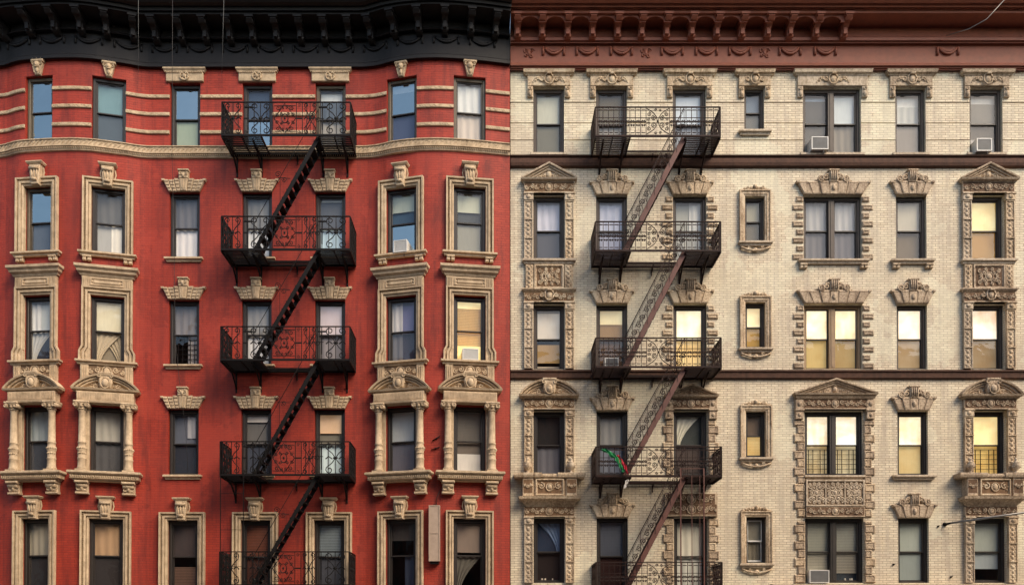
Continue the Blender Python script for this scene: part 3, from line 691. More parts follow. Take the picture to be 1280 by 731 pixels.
for (r, c), op in red_ops.items():
    sp, gl = spec_red[(r, c)]
    fc = 'wood_olive' if (c in (0, 5, 6, 4) and r in (0,)) or (r == 1 and c in (0,)) else 'wood_black'
    sc = 'wood_black'
    make_window(op, RED, fc, tuple(sp[:2])+(sc,), r*10+c, gl)
    h, hw = q(op.h), q(op.w)/2; L, Z = op.loc, op.rz
    def off(u, w):   # local offset -> building coordinates
        return (L[0]+math.cos(Z)*u/S, L[1]+math.sin(Z)*u/S, L[2]+w/S)
    if c in BOW:
        if r == 0: put('fk', face_keystone, 'keystone', 'stone_buff', RED, off(0, h-.5), Z)
        if r in (1, 4):
            sr = put(('sr', hw, h), lambda: surround(hw, h), 'window_surround', 'stone_buff', RED, L, Z)
            put('ks', lambda: keystone(17, 10, 0, 28, 8), 'keystone', 'stone_buff', sr, (0, 0, (h-1)/S))
            if r == 1:
                s_ = put(('sl', hw), lambda: sill_mb(hw+14, 5.5, 7), 'sill', 'stone_buff', sr)
                for d in (-1, 1): put('bk', block_mb, 'sill_bracket', 'stone_buff', sr, (d*(hw+4)/S, 0, -5.6/S))
        if r == 2:
            sr = put(('sr3', hw, h), lambda: surround(hw, h, foot=True), 'window_surround', 'stone_buff', RED, L, Z)
            put(('en', hw), lambda: entab_mb(hw), 'entablature', 'stone_buff', sr, (0, 0, (h+8)/S))
            put(('sl3', hw), lambda: sill_mb(hw+16, 5.5, 8), 'sill', 'stone_buff', sr)
            def apron():
                mb = MB()
                mb.box(-hw-10, hw+10, -29, -5, 0, 3, .3)
                for d in (-1, 1):
                    mb.box(*sorted((d*(hw+1), d*(hw+10.5))), -29, -5.4, 0, 4.5, .4)
                    for i in range(3): mb.box(d*(hw+3+i*2.6)-.5, d*(hw+3+i*2.6)+.5, -27, -8, 4.5, 5.6)
                relief(mb, -hw, hw, -19, -6.5, 3.2, c, rad=.6); return mb
            put(('ap', hw), apron, 'apron', 'stone_buff', sr)
        if r == 3:
            sr = put(('en4', hw, h), lambda: (lambda m: (m.box(-hw-13, hw+13, h+1.5, h+15, 0, 11, .4), m.moulding([(11, h+1.2), (12.6, h+1.4), (13.2, h+3.6), (11, h+4.2)], -hw-13, hw+13, False),
                 [m.box(u-.45, u+.45, h+5.5, h+13.6, 11, 11.7) for u in [-hw-11.5+1.9*i for i in range(int((2*hw+23)/1.9)+1)]], m.box(-hw-4.5, -hw-.02, 0, h+1.5, -3, 2.5, .3), m.box(hw+.02, hw+4.5, 0, h+1.5, -3, 2.5, .3), m)[-1])(MB()), 'window_surround', 'stone_buff', RED, L, Z)
            pd = put(('sp', hw), lambda: seg_ped(hw+18.5, 17.5, 13), 'pediment', 'stone_buff', sr, (0, 0, (h+15)/S))
            put(('sc', hw), lambda: seg_ped_carving(hw+18.5, 17), 'carved_shield', 'stone_buff', pd)
            for d in (-1, 1):
                k_ = put('sh', shaft, 'column', 'stone_buff', sr, (d*(hw+7)/S, 0, 0))
                put('cp', capital, 'capital', 'stone_buff', sr, (d*(hw+7)/S, 0, 75/S))
                put('co', corbel, 'corbel', 'stone_buff', sr, (d*(hw+7)/S, 0, -11.4/S))
            put(('le', hw), lambda: ledge(hw+22.5), 'ledge', 'stone_buff', sr)
    else:
        if r == 0: put(('fl', hw), lambda: flat_lintel(hw), 'lintel', 'stone_buff', RED, off(0, h), Z)
        elif r < 4:
            li = put(('spl', hw), lambda: splay(hw+.5, hw+8), 'lintel', 'stone_buff', RED, off(0, h), Z)
            put('spk', splay_key, 'keystone', 'stone_buff', li)
            put(('ss', hw), lambda: sill_mb(hw+5, 5.5, 5), 'sill', 'stone_buff', RED, L, Z)
        else:
            sr = put(('sr', hw, h), lambda: surround(hw, h), 'window_surround', 'stone_buff', RED, L, Z)
            put('ks', lambda: keystone(17, 10, 0, 28, 8), 'keystone', 'stone_buff', sr, (0, 0, (h-1)/S))
# striped bands between the top windows
edges = [XL]+[x for c in range(7) for x in (red_ops[(0, c)].x0, red_ops[(0, c)].x1)]+[XM]
def band_detail(x0, x1, z0, z1):
    def cb(mb):
        rnd = random.Random(int(x0*100+z0*7)); x = x0+.05; zc = (z0+z1)/2
        while x < x1-.05:
            if rnd.random() < .9:
                a = on_curve(DX, x-.03, .046); b = on_curve(DX, x+.03, .046); s = rnd.choice((-1, 1)); mb.tube([(a[0], a[1], zc-.03*s), (b[0], b[1]+.003, zc+.03*s)], .009, 4)
            x += .07
    return cb
for yb in (121.5, 143.5, 166):
    for i in range(0, len(edges), 2):
        x0, x1 = edges[i]+(.0 if i else 0), edges[i+1]
        z0, z1 = WZ(yb+2.1), WZ(yb-2.1)
        sweep_curve('stone_band', DX, x0+.005, x1-.005, [(-.02, z0), (.035, z0), (.045, z0+.012), (.045, z1-.012), (.035, z1), (-.02, z1)], 'stone_buff', RED, .14, band_detail(x0, x1, z0, z1))
# belt course
def belt_detail(mb):
    x = XL+.1; zc = (WZ(185.5)+WZ(192.5))/2; hh = (WZ(185.5)-WZ(192.5))/2; i = 0
    while x < XM-.1:
        a = on_curve(DX, x-.05, .088); b = on_curve(DX, x+.05, .088)
        mb.tube([(a[0], a[1], zc-hh*.8), ((a[0]+b[0])/2, (a[1]+b[1])/2+.012, zc), (b[0], b[1], zc+hh*.8)], .014, 4)
        if i % 3 == 0: mb.tube([(a[0], a[1], zc+hh*.6), (b[0], b[1], zc-hh*.1)], .011, 4)
        x += .125; i += 1
    x = XL+.05
    while x < XM-.05:
        a = on_curve(DX, x, .07); z = WZ(196); mb.tube([(a[0], a[1], z-.022), (a[0], a[1]+.012, z+.022)], .016, 5); x += .062
ys = [(199, 0), (198.4, .05), (197.4, .055), (194.6, .055), (194.2, .11), (193.2, .11), (192.6, .085), (186.4, .085), (186, .12), (185, .12), (184.6, 0)]
sweep_curve('belt_course', DX, XL, XM, [(-.02, WZ(199))]+[(d, WZ(y)) for y, d in ys]+[(-.02, WZ(184.6))], 'stone_buff', RED, .12, belt_detail)
# cornice
def cornice(Df, x0, x1, ypts, soff, name, mat, parent, inner, cb=None):
    prof = [(-.02, WZ(ypts[0][0]))]+[(d, WZ(y, d)) for y, d in ypts]
    zs = WZ(soff[0], soff[1]); prof += [(inner, prof[-1][1]+.005), (inner, zs), (soff[1], zs)]
    prof += [(d, WZ(y, d)) for y, d in soff[2]]; prof += [(-.02, prof[-1][1])]
    return sweep_curve(name, Df, x0, x1, prof, mat, parent, .12, cb), zs
def swags(xs, z, half, dep, d0, Df=zero, rad=.02, scr=True):
    def cb(mb):
        for x in xs:
            pts = []
            for i in range(9):
                t = -1+2*i/8; a = on_curve(Df, x+half*t, d0); pts.append((a[0], a[1]+.02*(1-t*t), z-dep*(1-t*t)))
            mb.tube(pts, rad, 5)
            pts2 = [(p[0], p[1], p[2]+rad*1.6) for p in pts]; mb.tube(pts2[1:-1], rad*.7, 4)
            for d in (-1, 1):
                a = on_curve(Df, x+d*(half+.05), d0); mb.tube([(a[0], a[1], z+.03), (a[0], a[1]+.012, z-dep*.4), (a[0], a[1], z-dep*1.2)], rad*.9, 5)
    return cb
rsw = []; x = XL+.4
while x < XM-.3: rsw.append(x); x += 1.02
c1, zs1 = cornice(DX, XL, XM, [(85, 0), (84.5, .10), (83.4, .13), (79.5, .13), (78.6, .08), (52, .08), (51, .12), (49.5, .13), (48.6, .22), (47.2, .24), (46.4, .12)],
   (18, .74, [(18, .745), (14, .75), (13.2, .82), (8, .84), (7.2, .90), (3, 1.0), (-5, 1.12), (-10, 1.12)]), 'cornice', 'cornice_black', RED, .12, swags(rsw, WZ(61), .3, .15, .085, DX, .038))
def cbracket():
    mb = MB(1)
    side = [(.0, 0), (.62, 0), (.63, -.10), (.56, -.16), (.40, -.18), (.27, -.26), (.24, -.38), (.18, -.44), (.08, -.46), (0, -.46)]
    a = [mb.P(-.085, o, w) for o, w in side]; b = [mb.P(.085, o, w) for o, w in side]; n = len(side)
    for i in range(n): mb.F((a[i], a[(i+1) % n], b[(i+1) % n], b[i]))
    mb.F(a[::-1]); mb.F(b)
    mb.box(-.12, .12, -.07, -.004, 0, .66); mb.box(-.05, .05, -.40, -.18, .2, .33); 
    mb.tube([(-.1, .52, -.12), (.1, .52, -.12)], .055, 8); mb.tube([(-.1, .2, -.38), (.1, .2, -.38)], .05, 8); return mb
for px in [-117, -86, -55, -24, 7, 35.5, 67, 97, 127, 160, 193, 225, 256, 286, 315, 344.6, 374.7, 404.8, 435, 465, 495, 524, 555, 586.7, 617]:
    d = pxD(px); X = WX(px, d+.4, 30); a = on_curve(DX, X, .10)
    put('cb', cbracket, 'cornice_bracket', 'cornice_black', c1, (a[0], -a[1], zs1), a[2])
# shell, interior, roof
def shell(parent, xa, xb, ztop, wallmat, Df):
    mb = MB(1)
    d0 = .02
    mb.box(xa, xa+.3, 0, ztop, -14, -.31); mb.box(xb-.3, xb, 0, ztop, -14, -.31); mb.box(xa+.3, xb-.3, 0, ztop, -14, -13.7)
    build(mb, 'side_wall', wallmat, parent)
    mb = MB(1); mb.box(xa+.3, xb-.3, ztop-.4, ztop-.2, -13.7, -.31); build(mb, 'roof', 'roofing', parent)
    mb = MB(1); mb.box(xa+.35, xb-.35, 0, ztop-.5, -2.2, -2.1)
    for y in (208, 348, 485, 622): z = WZ(y); mb.box(xa+.35, xb-.35, z-.12, z+.12, -2.1, -.31)
    build(mb, 'interior', 'interior', parent)
shell(RED, XL, XM, WZ(20), 'roofing', DX)

# ------------------------------------------------------------------ BUFF BUILDING
YC = [(666.8, 705.4), (745.3, 784.3), (841.6, 883.4), (931.4, 956.4), (1005, 1077.8), (1120.8, 1159), (1214, 1255.5)]
YR = {0: (110, 191.5), 1: (244.5, 325.5), 2: (380.5, 461.5), 3: (513.5, 594), 4: (647, 728)}
YRs = {0: (110, 164.5), 1: (246, 302), 2: (378, 434.5), 3: (514, 571), 4: (645.5, 703)}
buff_ops = {}
for r in range(5):
    for c in range(7):
        ry = (YRs if c == 3 else YR)[r]
        if r == 4 and c in (1, 2): ry = (647, 740)
        if r == 0 and c in (1, 2): ry = (110, 194.5)
        buff_ops[(r, c)] = opening(YC[c], ry)
BUF = empty('apartment_building', label='buff brick tenement with brown terracotta ornament and brown bracketed cornice', category='building')
gr = [(WZ(y+.7), WZ(y-.7)) for y in (128.5, 154, 175.3)]
XM2 = XM+.02
link('front_wall', wall_mesh('front_wall', zero, XM2, XR, 0, WZ(60), list(buff_ops.values()), gr, 'brick_buff'), BUF)
E = 1.0
spec_buf = {
 (0,0): (('S 190,190,172', 'S 112,110,96'), 'glass'), (0,1): (('S 105,98,82', 'C 150,145,135'), 'glass'), (0,2): (('S 205,215,222', 'C 150,155,160'), 'glass'), (0,3): (('S 118,132,145', 'S 108,108,102'), 'glass'),
 (0,4): ([('S 175,188,198 f.75-1; B 120,118,112 f0-.75', 'S 92,90,84 f.4-1; S 165,165,160'), ('S 198,206,206', 'C 130,124,112')], 'glass'), (0,5): (('S 222,222,215 f.6-1; C 182,184,178 f0-.6', 'S 136,130,122'), 'glass'), (0,6): (('S 208,205,195 f.7-1; B 158,152,140 f0-.7', 'B 120,115,105 f.55-1; S 175,172,165'), 'glass'),
 (1,0): (('C 205,206,218', 'S 86,86,90'), 'glass'), (1,1): (('C 200,204,220', 'C 182,184,200'), 'glass'), (1,2): (('S 165,166,156; CR 205,205,198', 'C 160,160,152'), 'glass'), (1,3): (('S 165,160,138', 'S 112,106,90'), 'glass'),
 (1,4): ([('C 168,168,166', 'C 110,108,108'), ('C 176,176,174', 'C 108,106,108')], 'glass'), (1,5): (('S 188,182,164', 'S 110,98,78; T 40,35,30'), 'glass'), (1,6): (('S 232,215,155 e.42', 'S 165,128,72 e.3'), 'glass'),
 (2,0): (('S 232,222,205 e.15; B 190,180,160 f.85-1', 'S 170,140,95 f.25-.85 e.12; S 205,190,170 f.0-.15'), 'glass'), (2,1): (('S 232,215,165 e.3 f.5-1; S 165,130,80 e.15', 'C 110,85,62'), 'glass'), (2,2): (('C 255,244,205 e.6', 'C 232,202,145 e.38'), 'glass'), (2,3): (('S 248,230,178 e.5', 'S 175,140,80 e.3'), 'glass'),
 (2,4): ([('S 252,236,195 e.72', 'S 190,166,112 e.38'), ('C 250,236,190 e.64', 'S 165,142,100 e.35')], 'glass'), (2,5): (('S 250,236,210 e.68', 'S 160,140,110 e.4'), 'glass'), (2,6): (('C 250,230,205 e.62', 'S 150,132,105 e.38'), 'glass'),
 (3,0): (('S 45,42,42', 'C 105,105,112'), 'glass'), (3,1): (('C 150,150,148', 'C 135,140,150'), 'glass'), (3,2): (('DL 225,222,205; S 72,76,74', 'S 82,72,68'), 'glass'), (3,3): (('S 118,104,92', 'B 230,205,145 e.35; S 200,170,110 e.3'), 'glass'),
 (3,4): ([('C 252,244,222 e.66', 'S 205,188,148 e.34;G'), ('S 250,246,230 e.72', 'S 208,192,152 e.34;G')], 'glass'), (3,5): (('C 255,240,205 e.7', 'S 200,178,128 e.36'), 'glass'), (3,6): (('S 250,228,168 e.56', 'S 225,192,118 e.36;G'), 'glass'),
 (4,0): (('DR 120,140,170; S 50,60,80', 'S 42,36,36;T 190,180,165'), 'glass'), (4,1): (('B 125,132,145; S 110,118,132', 'S 52,34,32'), 'glass'), (4,2): (('C 212,208,192', 'C 200,200,190 f.2-1'), 'glass'), (4,3): (('S 128,124,112', 'C 118,112,98'), 'glass'),
 (4,4): ([('B 205,205,190; S 150,160,150', 'B 200,195,178;S 120,120,110'), ('B 200,202,190; S 150,150,140', 'B 200,195,180 f.3-1; S 60,66,72; T 210,205,190')], 'glass'), (4,5): (('S 172,180,170', 'S 150,160,156'), 'glass'), (4,6): (('S 168,176,168', 'S 155,165,168 f.45-1'), 'glass')}
def crossette(hw):
    mb = MB(); a = hw+7.5; mb.box(-a, a, .6, 13.5, 0, 3.4, .5)
    mb.moulding([(0, 13.4), (4, 13.4), (4.4, 14.4), (7, 15.6), (7.4, 17.6), (8, 19.2), (0, 19.3)], -a+1, a-1)
    for d in (-1, 1):
        mb.box(*sorted((d*(hw+.6), d*a)), -13.5, .4, 0, 3.0, .5); mb.blob(d*(hw+4), -9, 3, 2.6, 4, 2.2); mb.spiral(d*(hw+4), -3, 2.4, 4, .7, 1.2, 0, d)
    return mb
def crest(w=16, lf=True):
    mb = MB(); mb.blob(0, 8, 2.6, 5, 6, 4.4, 10, 3); mb.tube([(5.6*math.cos(t*PI/6), 5.4, 8+6.6*math.sin(t*PI/6)) for t in range(13)], 1, 5)
    for d in (-1, 1):
        mb.spiral(d*9.5, 8, 3.2, 4.6, .8, 1.3, PI/2, d); mb.blob(d*9.5, 8, 3, 2.4, 2.4, 2.4, 6, 2)
        if lf:
            for i in range(5): mb.blob(d*(13+i*1.7), 8.5-i*.8+(i % 2), 3, 1.6, 1.9, 2.4-i*.3, 6, 2)
            mb.tube([(d*12, 4, 11), (d*16, 4.8, 10.5), (d*20, 3.6, 5)], 1, 5, .4)
    mb.box(-3, 3, 12.5, 15, 3, 9, .6); return mb
def small_surround(hw, h, sill=True):
    mb = surround_s(hw, h); return mb
def surround_s(hw, h):
    mb = MB(); mb.path([(-hw, -3), (-hw, h), (hw, h), (hw, -3)], [(0, -3), (0, 1.4), (1.6, 2), (2.2, 2.8), (5, 2.8), (5.6, 4.2), (7.2, 4.2), (7.2, 0)])
    return mb
def top_crest(hw):
    mb = MB(); a = hw+6; n = 9
    for i in range(n):
        t = -1+2*i/(n-1); mb.blob(a*t*.9, .8+2.6*(1-t*t), .5, 2.6, 1.8+1.0*(1-abs(t)), 2.4, 8, 3)
    mb.blob(0, 4, 2, 3, 3.6, 3.4); 
    for d in (-1, 1): mb.spiral(d*a*.5, 2.6, 2.2, 3.4, .6, 1.2, 0, d)
    return mb
def bottom_swag(hw):
    mb = MB(); a = hw+6; pts = [(a*t/4, 3, -1.5-4.5*(1-(t/4)**2)) for t in range(-4, 5)]; mb.tube(pts, 1.3, 6)
    for d in (-1, 1): mb.blob(d*a*.95, -1.4, 0, 2, 2, 3, 6, 2); mb.spiral(d*a*.45, -2, 1.9, 3.4, .6, 1.2, 0, d)
    mb.blob(0, -4.6, 1, 3.2, 3, 3.4); return mb
def rust_stack(hw, w0, w1, parent, L, seed=0, hgt=10.4, name='quoin'):
    w = w0; k = seed
    while w < w1-2:
        t = min(hgt-.5, w1-w); wd = 14 if k % 2 else 10
        for d in (-1, 1):
            u0, u1 = sorted((d*(hw+.7), d*(hw+wd)))
            put(('qs', u0, u1, q(t)), lambda: quoin_mb(0, u1-u0, 0, q(t), 2.0), name, 'stone_brown' if k % 3 else 'stone_tan', parent, (L[0]+u0/S, L[1], L[2]+w/S))
        w += hgt; k += 1
def urn():
    mb = MB(); mb.lathe(0, 9, [(3.4, 0), (3.4, 1), (1.6, 1.8), (1.5, 3), (3.6, 5.5), (5, 9), (5.1, 11), (3.8, 12.6), (4.2, 13.2), (2.2, 14.4), (1.6, 16), (2.1, 17.4), (.8, 19.6)], 12); 
    for k in range(6): a = PI*k/5; mb.blob(4.4*math.cos(a), 8, 9+3*math.sin(a), 1, 1.8, 1.4, 5, 2)
    return mb
for (r, c), op in buff_ops.items():
    sp, gl = spec_buf[(r, c)]; h, hw = q(op.h), q(op.w)/2; L = op.loc
    fc = 'wood_brown' if r in (0, 1, 2) else 'wood_black'
    if (r, c) == (2, 4): fc = 'wood_tan'
    sc = 'white_paint' if (r, c) == (4, 3) else 'wood_black'
    if isinstance(sp, list): spx = [tuple(x)+(sc,) for x in sp]
    else: spx = tuple(sp)+(sc,)
    make_window(op, BUF, fc, spx, 100+r*10+c, gl, dbl=(c == 4), small=(c == 3))
    top = (L[0], L[1], L[2]+h/S)
    if c == 3:
        if r == 0:
            li = put(('cr', hw), lambda: crossette(hw), 'lintel', 'stone_tan', BUF, top); put('crs', lambda: crest(lf=False), 'carved_crest', 'stone_tan', li)
            put(('sld', hw), lambda: sill_mb(hw+8, 6, 6), 'sill', 'stone_pale', BUF, L)
        else:
            sr = put(('ssr', hw, h), lambda: surround_s(hw, h), 'window_surround', 'stone_tan', BUF, L)
            put(('tc', hw), lambda: top_crest(hw), 'carved_crest', 'stone_tan', sr, (0, 0, (h+7)/S))
            put(('sls', hw), lambda: sill_mb(hw+9, 5.5, 6), 'sill', 'stone_pale', sr, (0, 0, -1/S))
            put(('bs', hw), lambda: bottom_swag(hw), 'carved_swag', 'stone_tan', sr, (0, 0, -6.5/S))
        continue
    if r == 0:
        mt = 'stone_tan' if c < 4 else 'stone_brown' if c > 4 else 'stone_pale'
        li = put(('cr', hw, mt), lambda: crossette(hw), 'lintel', mt, BUF, top); put(('crs', mt), crest, 'carved_crest', mt if c != 4 else 'stone_tan', li)
        put(('sl0', hw), lambda: (lambda m: (m.box(-hw-4, hw+4, -3.2, -.02, -3, 2.4, .4), m)[1])(MB()), 'sill', 'stone_pale', BUF, L)
        continue
    if c in (0, 6):
        mt = 'stone_tan' if c == 0 else 'stone_brown'
        if r in (1, 2, 3, 4):
            sr = put(('fz', hw, h, r, c), lambda: frieze_mb(hw+12, h+1, h+(14 if r != 2 else 13), 4.5, r*3+c), 'window_surround', mt, BUF, L)
            for d in (-1, 1): put(('pl', h, r, c), lambda: pilaster(11, 0, h+.8, seed=r), 'pilaster', 'stone_tan' if d > 0 or r == 3 else 'stone_pale', sr, (d*(hw+6.2)/S, 0, 0))
        if r == 1:
            pd = put(('tp', hw), lambda: tri_ped(hw+15, 18.5), 'pediment', 'stone_pale' if c == 0 else 'stone_brown', sr, (0, 0, (h+14.5)/S)); put(('tcv', hw), lambda: tri_carving(hw+15, 17), 'carving', 'stone_tan', pd)
            put(('sla', hw), lambda: sill_mb(hw+14, 6, 7), 'sill', 'stone_pale', sr)
            ap = put(('apb', hw, c), lambda: panel_relief(-hw+1, hw-1, -37, -7, 3, 5, 2.2), 'carved_panel', 'stone_tan' if c == 0 else 'stone_brown', sr)
            for d in (-1, 1): put(('apt', c), lambda: tall_relief(-5, 5, -37, -6.8, 4, 7), 'side_panel', 'stone_tan', sr, (d*(hw+5)/S, 0, 0))
            put(('apm', hw), lambda: (lambda m: (m.moulding([(0, -41.5), (4, -41.5), (7, -38.8), (7, -37.4), (0, -37.2)], -hw-9, hw+9), m)[1])(MB()), 'base_moulding', mt, sr)
        if r == 2:
            put('carc', lambda: crest(lf=False), 'cartouche', mt, sr, (0, -.05, (h+1)/S))
        if r == 3:
            pd = put(('sgp', hw), lambda: seg_ped(hw+17, 18.5, 11), 'pediment', mt, sr, (0, 0, (h+14.5)/S)); put(('sgc', hw), lambda: seg_ped_carving(hw+17, 16), 'carving', mt, pd)
            def balc():
                mb = MB(); a = hw+13
                mb.box(-a, a, -28, -3, 0, 11, .5); mb.moulding([(11, -6), (13, -6), (15, -4), (15, -1.2), (14, -.4), (-3, -.2)], -a+9, a-9)
                mb.moulding([(0, -43.5), (3, -43), (5, -39), (10, -34), (12, -33), (15.5, -31.5), (16.5, -28.5), (0, -28)], -a+7, a-7); return mb
            bc = put(('bal', hw), balc, 'balcony', mt, sr)
            put(('bpn', hw), lambda: panel_relief(-hw+2, hw-2, -27, -6.5, 1.4, 9, 1.8), 'carved_panel', 'stone_tan', bc, (0, -10.6/S, 0))
            for d in (-1, 1):
                put('bpost', lambda: (lambda m: (m.box(-6.6, 6.6, -28, -5, 0, 13.5, .6), m.moulding([(13.5, -5.5), (15.5, -4.8), (16.5, -2), (16.5, .6), (0, .8)], -4, 4), relief(m, -5, 5, -24, -8, 13.4, 3), m)[-1])(MB()), 'post', mt, bc, (d*(hw+7.5)/S, 0, 0))
                put('urn', urn, 'urn', mt if d < 0 else 'stone_pale', bc, (d*(hw+7.5)/S, 0, .9/S))
        continue
    if (r, c) in ((3, 2), (3, 4)):
        wide = c == 4; a = hw+(15 if wide else 12)
        sr = put(('fz2', hw, h), lambda: frieze_mb(hw+(7 if wide else 5), h+1.2, h+14, 4.2, 11+c), 'window_surround', 'stone_brown', BUF, L)
        for d in (-1, 1): put(('cpb', c), lambda: (lambda m: (m.box(-5, 5, -11, 13.6, 0, 5.2, .6), m.box(-5.8, 5.8, -1, 1, 0, 6.6, .4), m.blob(0, 8, 5, 3, 3.6, 2), m.blob(0, -6, 5, 2.4, 2.8, 1.6), m)[-1])(MB()), 'capital', 'stone_brown', sr, (d*(hw+6+(2 if wide else .5))/S, 0, h/S))
        pd = put(('tp', hw, 2), lambda: tri_ped(a, 17.5 if wide else 13), 'pediment', 'stone_brown', sr, (0, 0, (h+(16.5 if wide else 14.2))/S)); put(('tcv', hw, 2), lambda: tri_carving(a, 15 if wide else 11), 'carving', 'stone_brown', pd)
        if wide: sr2 = put('mid', lambda: (lambda m: (m.moulding([(4, h+13.6), (6, h+14), (8, h+16.6), (0, h+16.8)], -a+8, a-8), m)[1])(MB()), 'moulding', 'stone_brown', sr)
        rust_stack(hw, 0 if not wide else -52, h-12, sr, (0, 0, 0), 0)
        if wide:
            put('sle', lambda: sill_mb(hw+1.5, 5, 4), 'sill', 'stone_pale', sr)
            put('pne', lambda: (lambda m: (m.box(-hw, hw, -39, -6, 0, 2.6), m.path([(-hw+1, -38), (hw-1, -38), (hw-1, -7), (-hw+1, -7)], [(-1, 2.6), (-1, 4.6), (.8, 4.6), (1.1, 2.6)], True),
                 [m.box(u-.6, u+.6, -37, -8, 2.6, 4.2) for u in (-12, 12)], [relief(m, x0, x1, -36.5, -8.5, 2.8, k) for k, (x0, x1) in enumerate(((-hw+3, -13), (-11.5, 11.5), (13, hw-3)))],
                 m)[-1])(MB()), 'carved_panel', 'stone_pale', sr)
            put('fze', lambda: frieze_mb(hw, -52.5, -40, 4, 21), 'carved_frieze', 'stone_brown', sr)
        continue
    if (r, c) == (4, 2):
        sr = put('f52', lambda: (lambda m: (m.box(-hw-12, hw+12, h+1, h+30, 0, 3.4, .4), m.moulding([(3.4, h+1), (6, h+1.4), (6.4, h+3.2), (3.4, h+3.6)], -hw-10, hw+10, False), relief(m, -hw-10, hw+10, h+4, h+16, 3.4, 31), relief(m, -hw-8, hw+8, h+17, h+29, 3.4, 32),
             m)[-1])(MB()), 'window_surround', 'stone_brown', BUF, L)
        rust_stack(hw, 0, h-1, sr, (0, 0, 0), 1); continue
    if (r, c) == (4, 4):
        rust_stack(hw, 0, h-4, BUF, L, 1); continue
    # splayed arches with scroll crests
    li = put(('spy', hw), lambda: splay(hw+.4, hw+8 if hw < 30 else hw+9.5, 16, 2 if hw < 30 else 3, 4, reeds=False), 'lintel', 'stone_tan' if c < 3 else 'stone_brown', BUF, top)
    put('crn', crown, 'scroll_crest', 'stone_tan' if c < 3 else 'stone_brown', li)
    if (c == 4 and r in (1, 2)) or (c == 2 and r in (1, 2)):
        for u0, u1, w0, w1 in quoins(hw, h-3, 'sep'):
            for d in (-1, 1):
                a0, a1 = sorted((d*u0, d*u1)); put(('qn', q(u1-u0)), lambda: quoin_mb(0, u1-u0, 0, 6.4, 1.5), 'quoin', 'stone_tan' if c == 2 else 'stone_brown', BUF, (L[0]+a0/S, L[1], L[2]+w0/S))
    if c in (4, 5) and r == 1 or (c == 5 and r == 3):
        sl = put(('slf', hw), lambda: sill_mb(hw+8 if hw > 30 else hw+8, 5.5, 6.5), 'sill', 'stone_pale', BUF, L)
        if r == 1:
            for d in (-1, 1): put('bk2', lambda: block_mb(9, 5.5, 4.5), 'sill_bracket', 'stone_tan', sl, (d*(hw+1.5)/S, 0, -5.6/S))
# bands
sweep_curve('stone_band', zero, XM2, XR, [(-.02, WZ(210.5)), (.06, WZ(210.5)), (.10, WZ(209.5)), (.12, WZ(206)), (.105, WZ(202)), (.07, WZ(199)), (.11, WZ(198)), (.13, WZ(196.6)), (.03, WZ(195)), (-.02, WZ(195))], 'band_brown', BUF)
sweep_curve('stone_band', zero, XM2, XR, [(-.02, WZ(474)), (.06, WZ(474)), (.085, WZ(473)), (.085, WZ(466.5)), (.12, WZ(465.6)), (.12, WZ(463.6)), (-.02, WZ(462.8))], 'band_brown', BUF)
# cornice
sx = [650.5+0, 0]; swx = []
for a in (191, 345, 502, 735, 893, 1046): swx.append(WX(640+a/3.656, .12))
swx += [WX(960+a/3.656, .12) for a in (106, 268, 830)]
def bdet(mb):
    swags(swx, WZ(61, .12), .25, .17, .13, zero, .045)(mb)
    for px in (661, 808, 957):
        X = WX(px, .12); z = WZ(65, .12)
        for d in (-1, 1): mb.spiral(X+d*.08, z+.03, .08, .135, .018, 1.3, 0, d); mb.spiral(X+d*.07, z-.12, .06, .135, .018, 1.2, 0, -d)
        mb.blob(X, z-.02, .12, .06, .11, .05)
    for px in (840, 1066+30, 1190): pass
c2, zs2 = cornice(zero, XM2, XR, [(88.5, 0), (88, .09), (86, .10), (85.2, .14), (83, .15), (82, .20), (80, .21), (79, .12), (57.5, .12), (56.5, .15), (55, .16), (54.2, .22), (51.5, .24), (50.6, .29), (47, .30), (46, .17)],
   (16.5, .74, [(16.5, .745), (12.5, .75), (11.8, .80), (10, .80), (9.2, .86), (4.5, .9), (3.8, .97), (-4, 1.1), (-9, 1.1)]), 'cornice', 'cornice_brown', BUF, .17, bdet)
ybx = [647, 678, 710, 741, 772.6, 802.7, 834, 865.6, 897, 928.5, 961, 989, 1021.5, 1057]
for px in ybx:
    put('cb', cbracket, 'cornice_bracket', 'cornice_brown', c2, (WX(px, .5, 30), -.165, zs2))
def arch_plate():
    """round-headed plate between two brackets"""
    mb = MB(1); w = .355; pts = [(-w, 0), (-w, -.16)]
    for i in range(9): a = PI-PI*i/8; pts.append((.26*math.cos(a), -.20+.165*math.sin(a)))
    pts += [(w, -.16), (w, 0)]
    # two spandrels
    for d in (-1, 1):
        poly = [(d*w, -.002), (d*w, -.20), (d*.26, -.20)]+[(d*.26*math.cos(PI/2*i/5), -.20+.165*math.sin(PI/2*i/5)) for i in range(1, 6)]+[(0, -.002)]
        mb.prism(poly, .50, .54)
    return mb
for a, b in zip(ybx[:-1], ybx[1:]):
    put('arp', arch_plate, 'bracket_arch', 'cornice_brown', c2, (WX((a+b)/2, .6, 30), -.12, zs2))
shell(BUF, XM2, XR, WZ(20), 'roofing', zero)
# shop fascia cornice low on the buff front (only its top is in view)
sweep_curve('shop_cornice', zero, WX(961), XR, [(-.02, WZ(750)), (.05, WZ(750)), (.18, WZ(742)), (.25, WZ(736, .0)), (.25, WZ(729.5, .25)), (-.02, WZ(729, .0)+.0)], 'stone_pale', BUF)
for root_, xr in ((RED, (XL+XM)/2), (BUF, (XM2+XR)/2)):
    for ch in root_.children: ch.location.x -= xr
    root_.location.x = xr
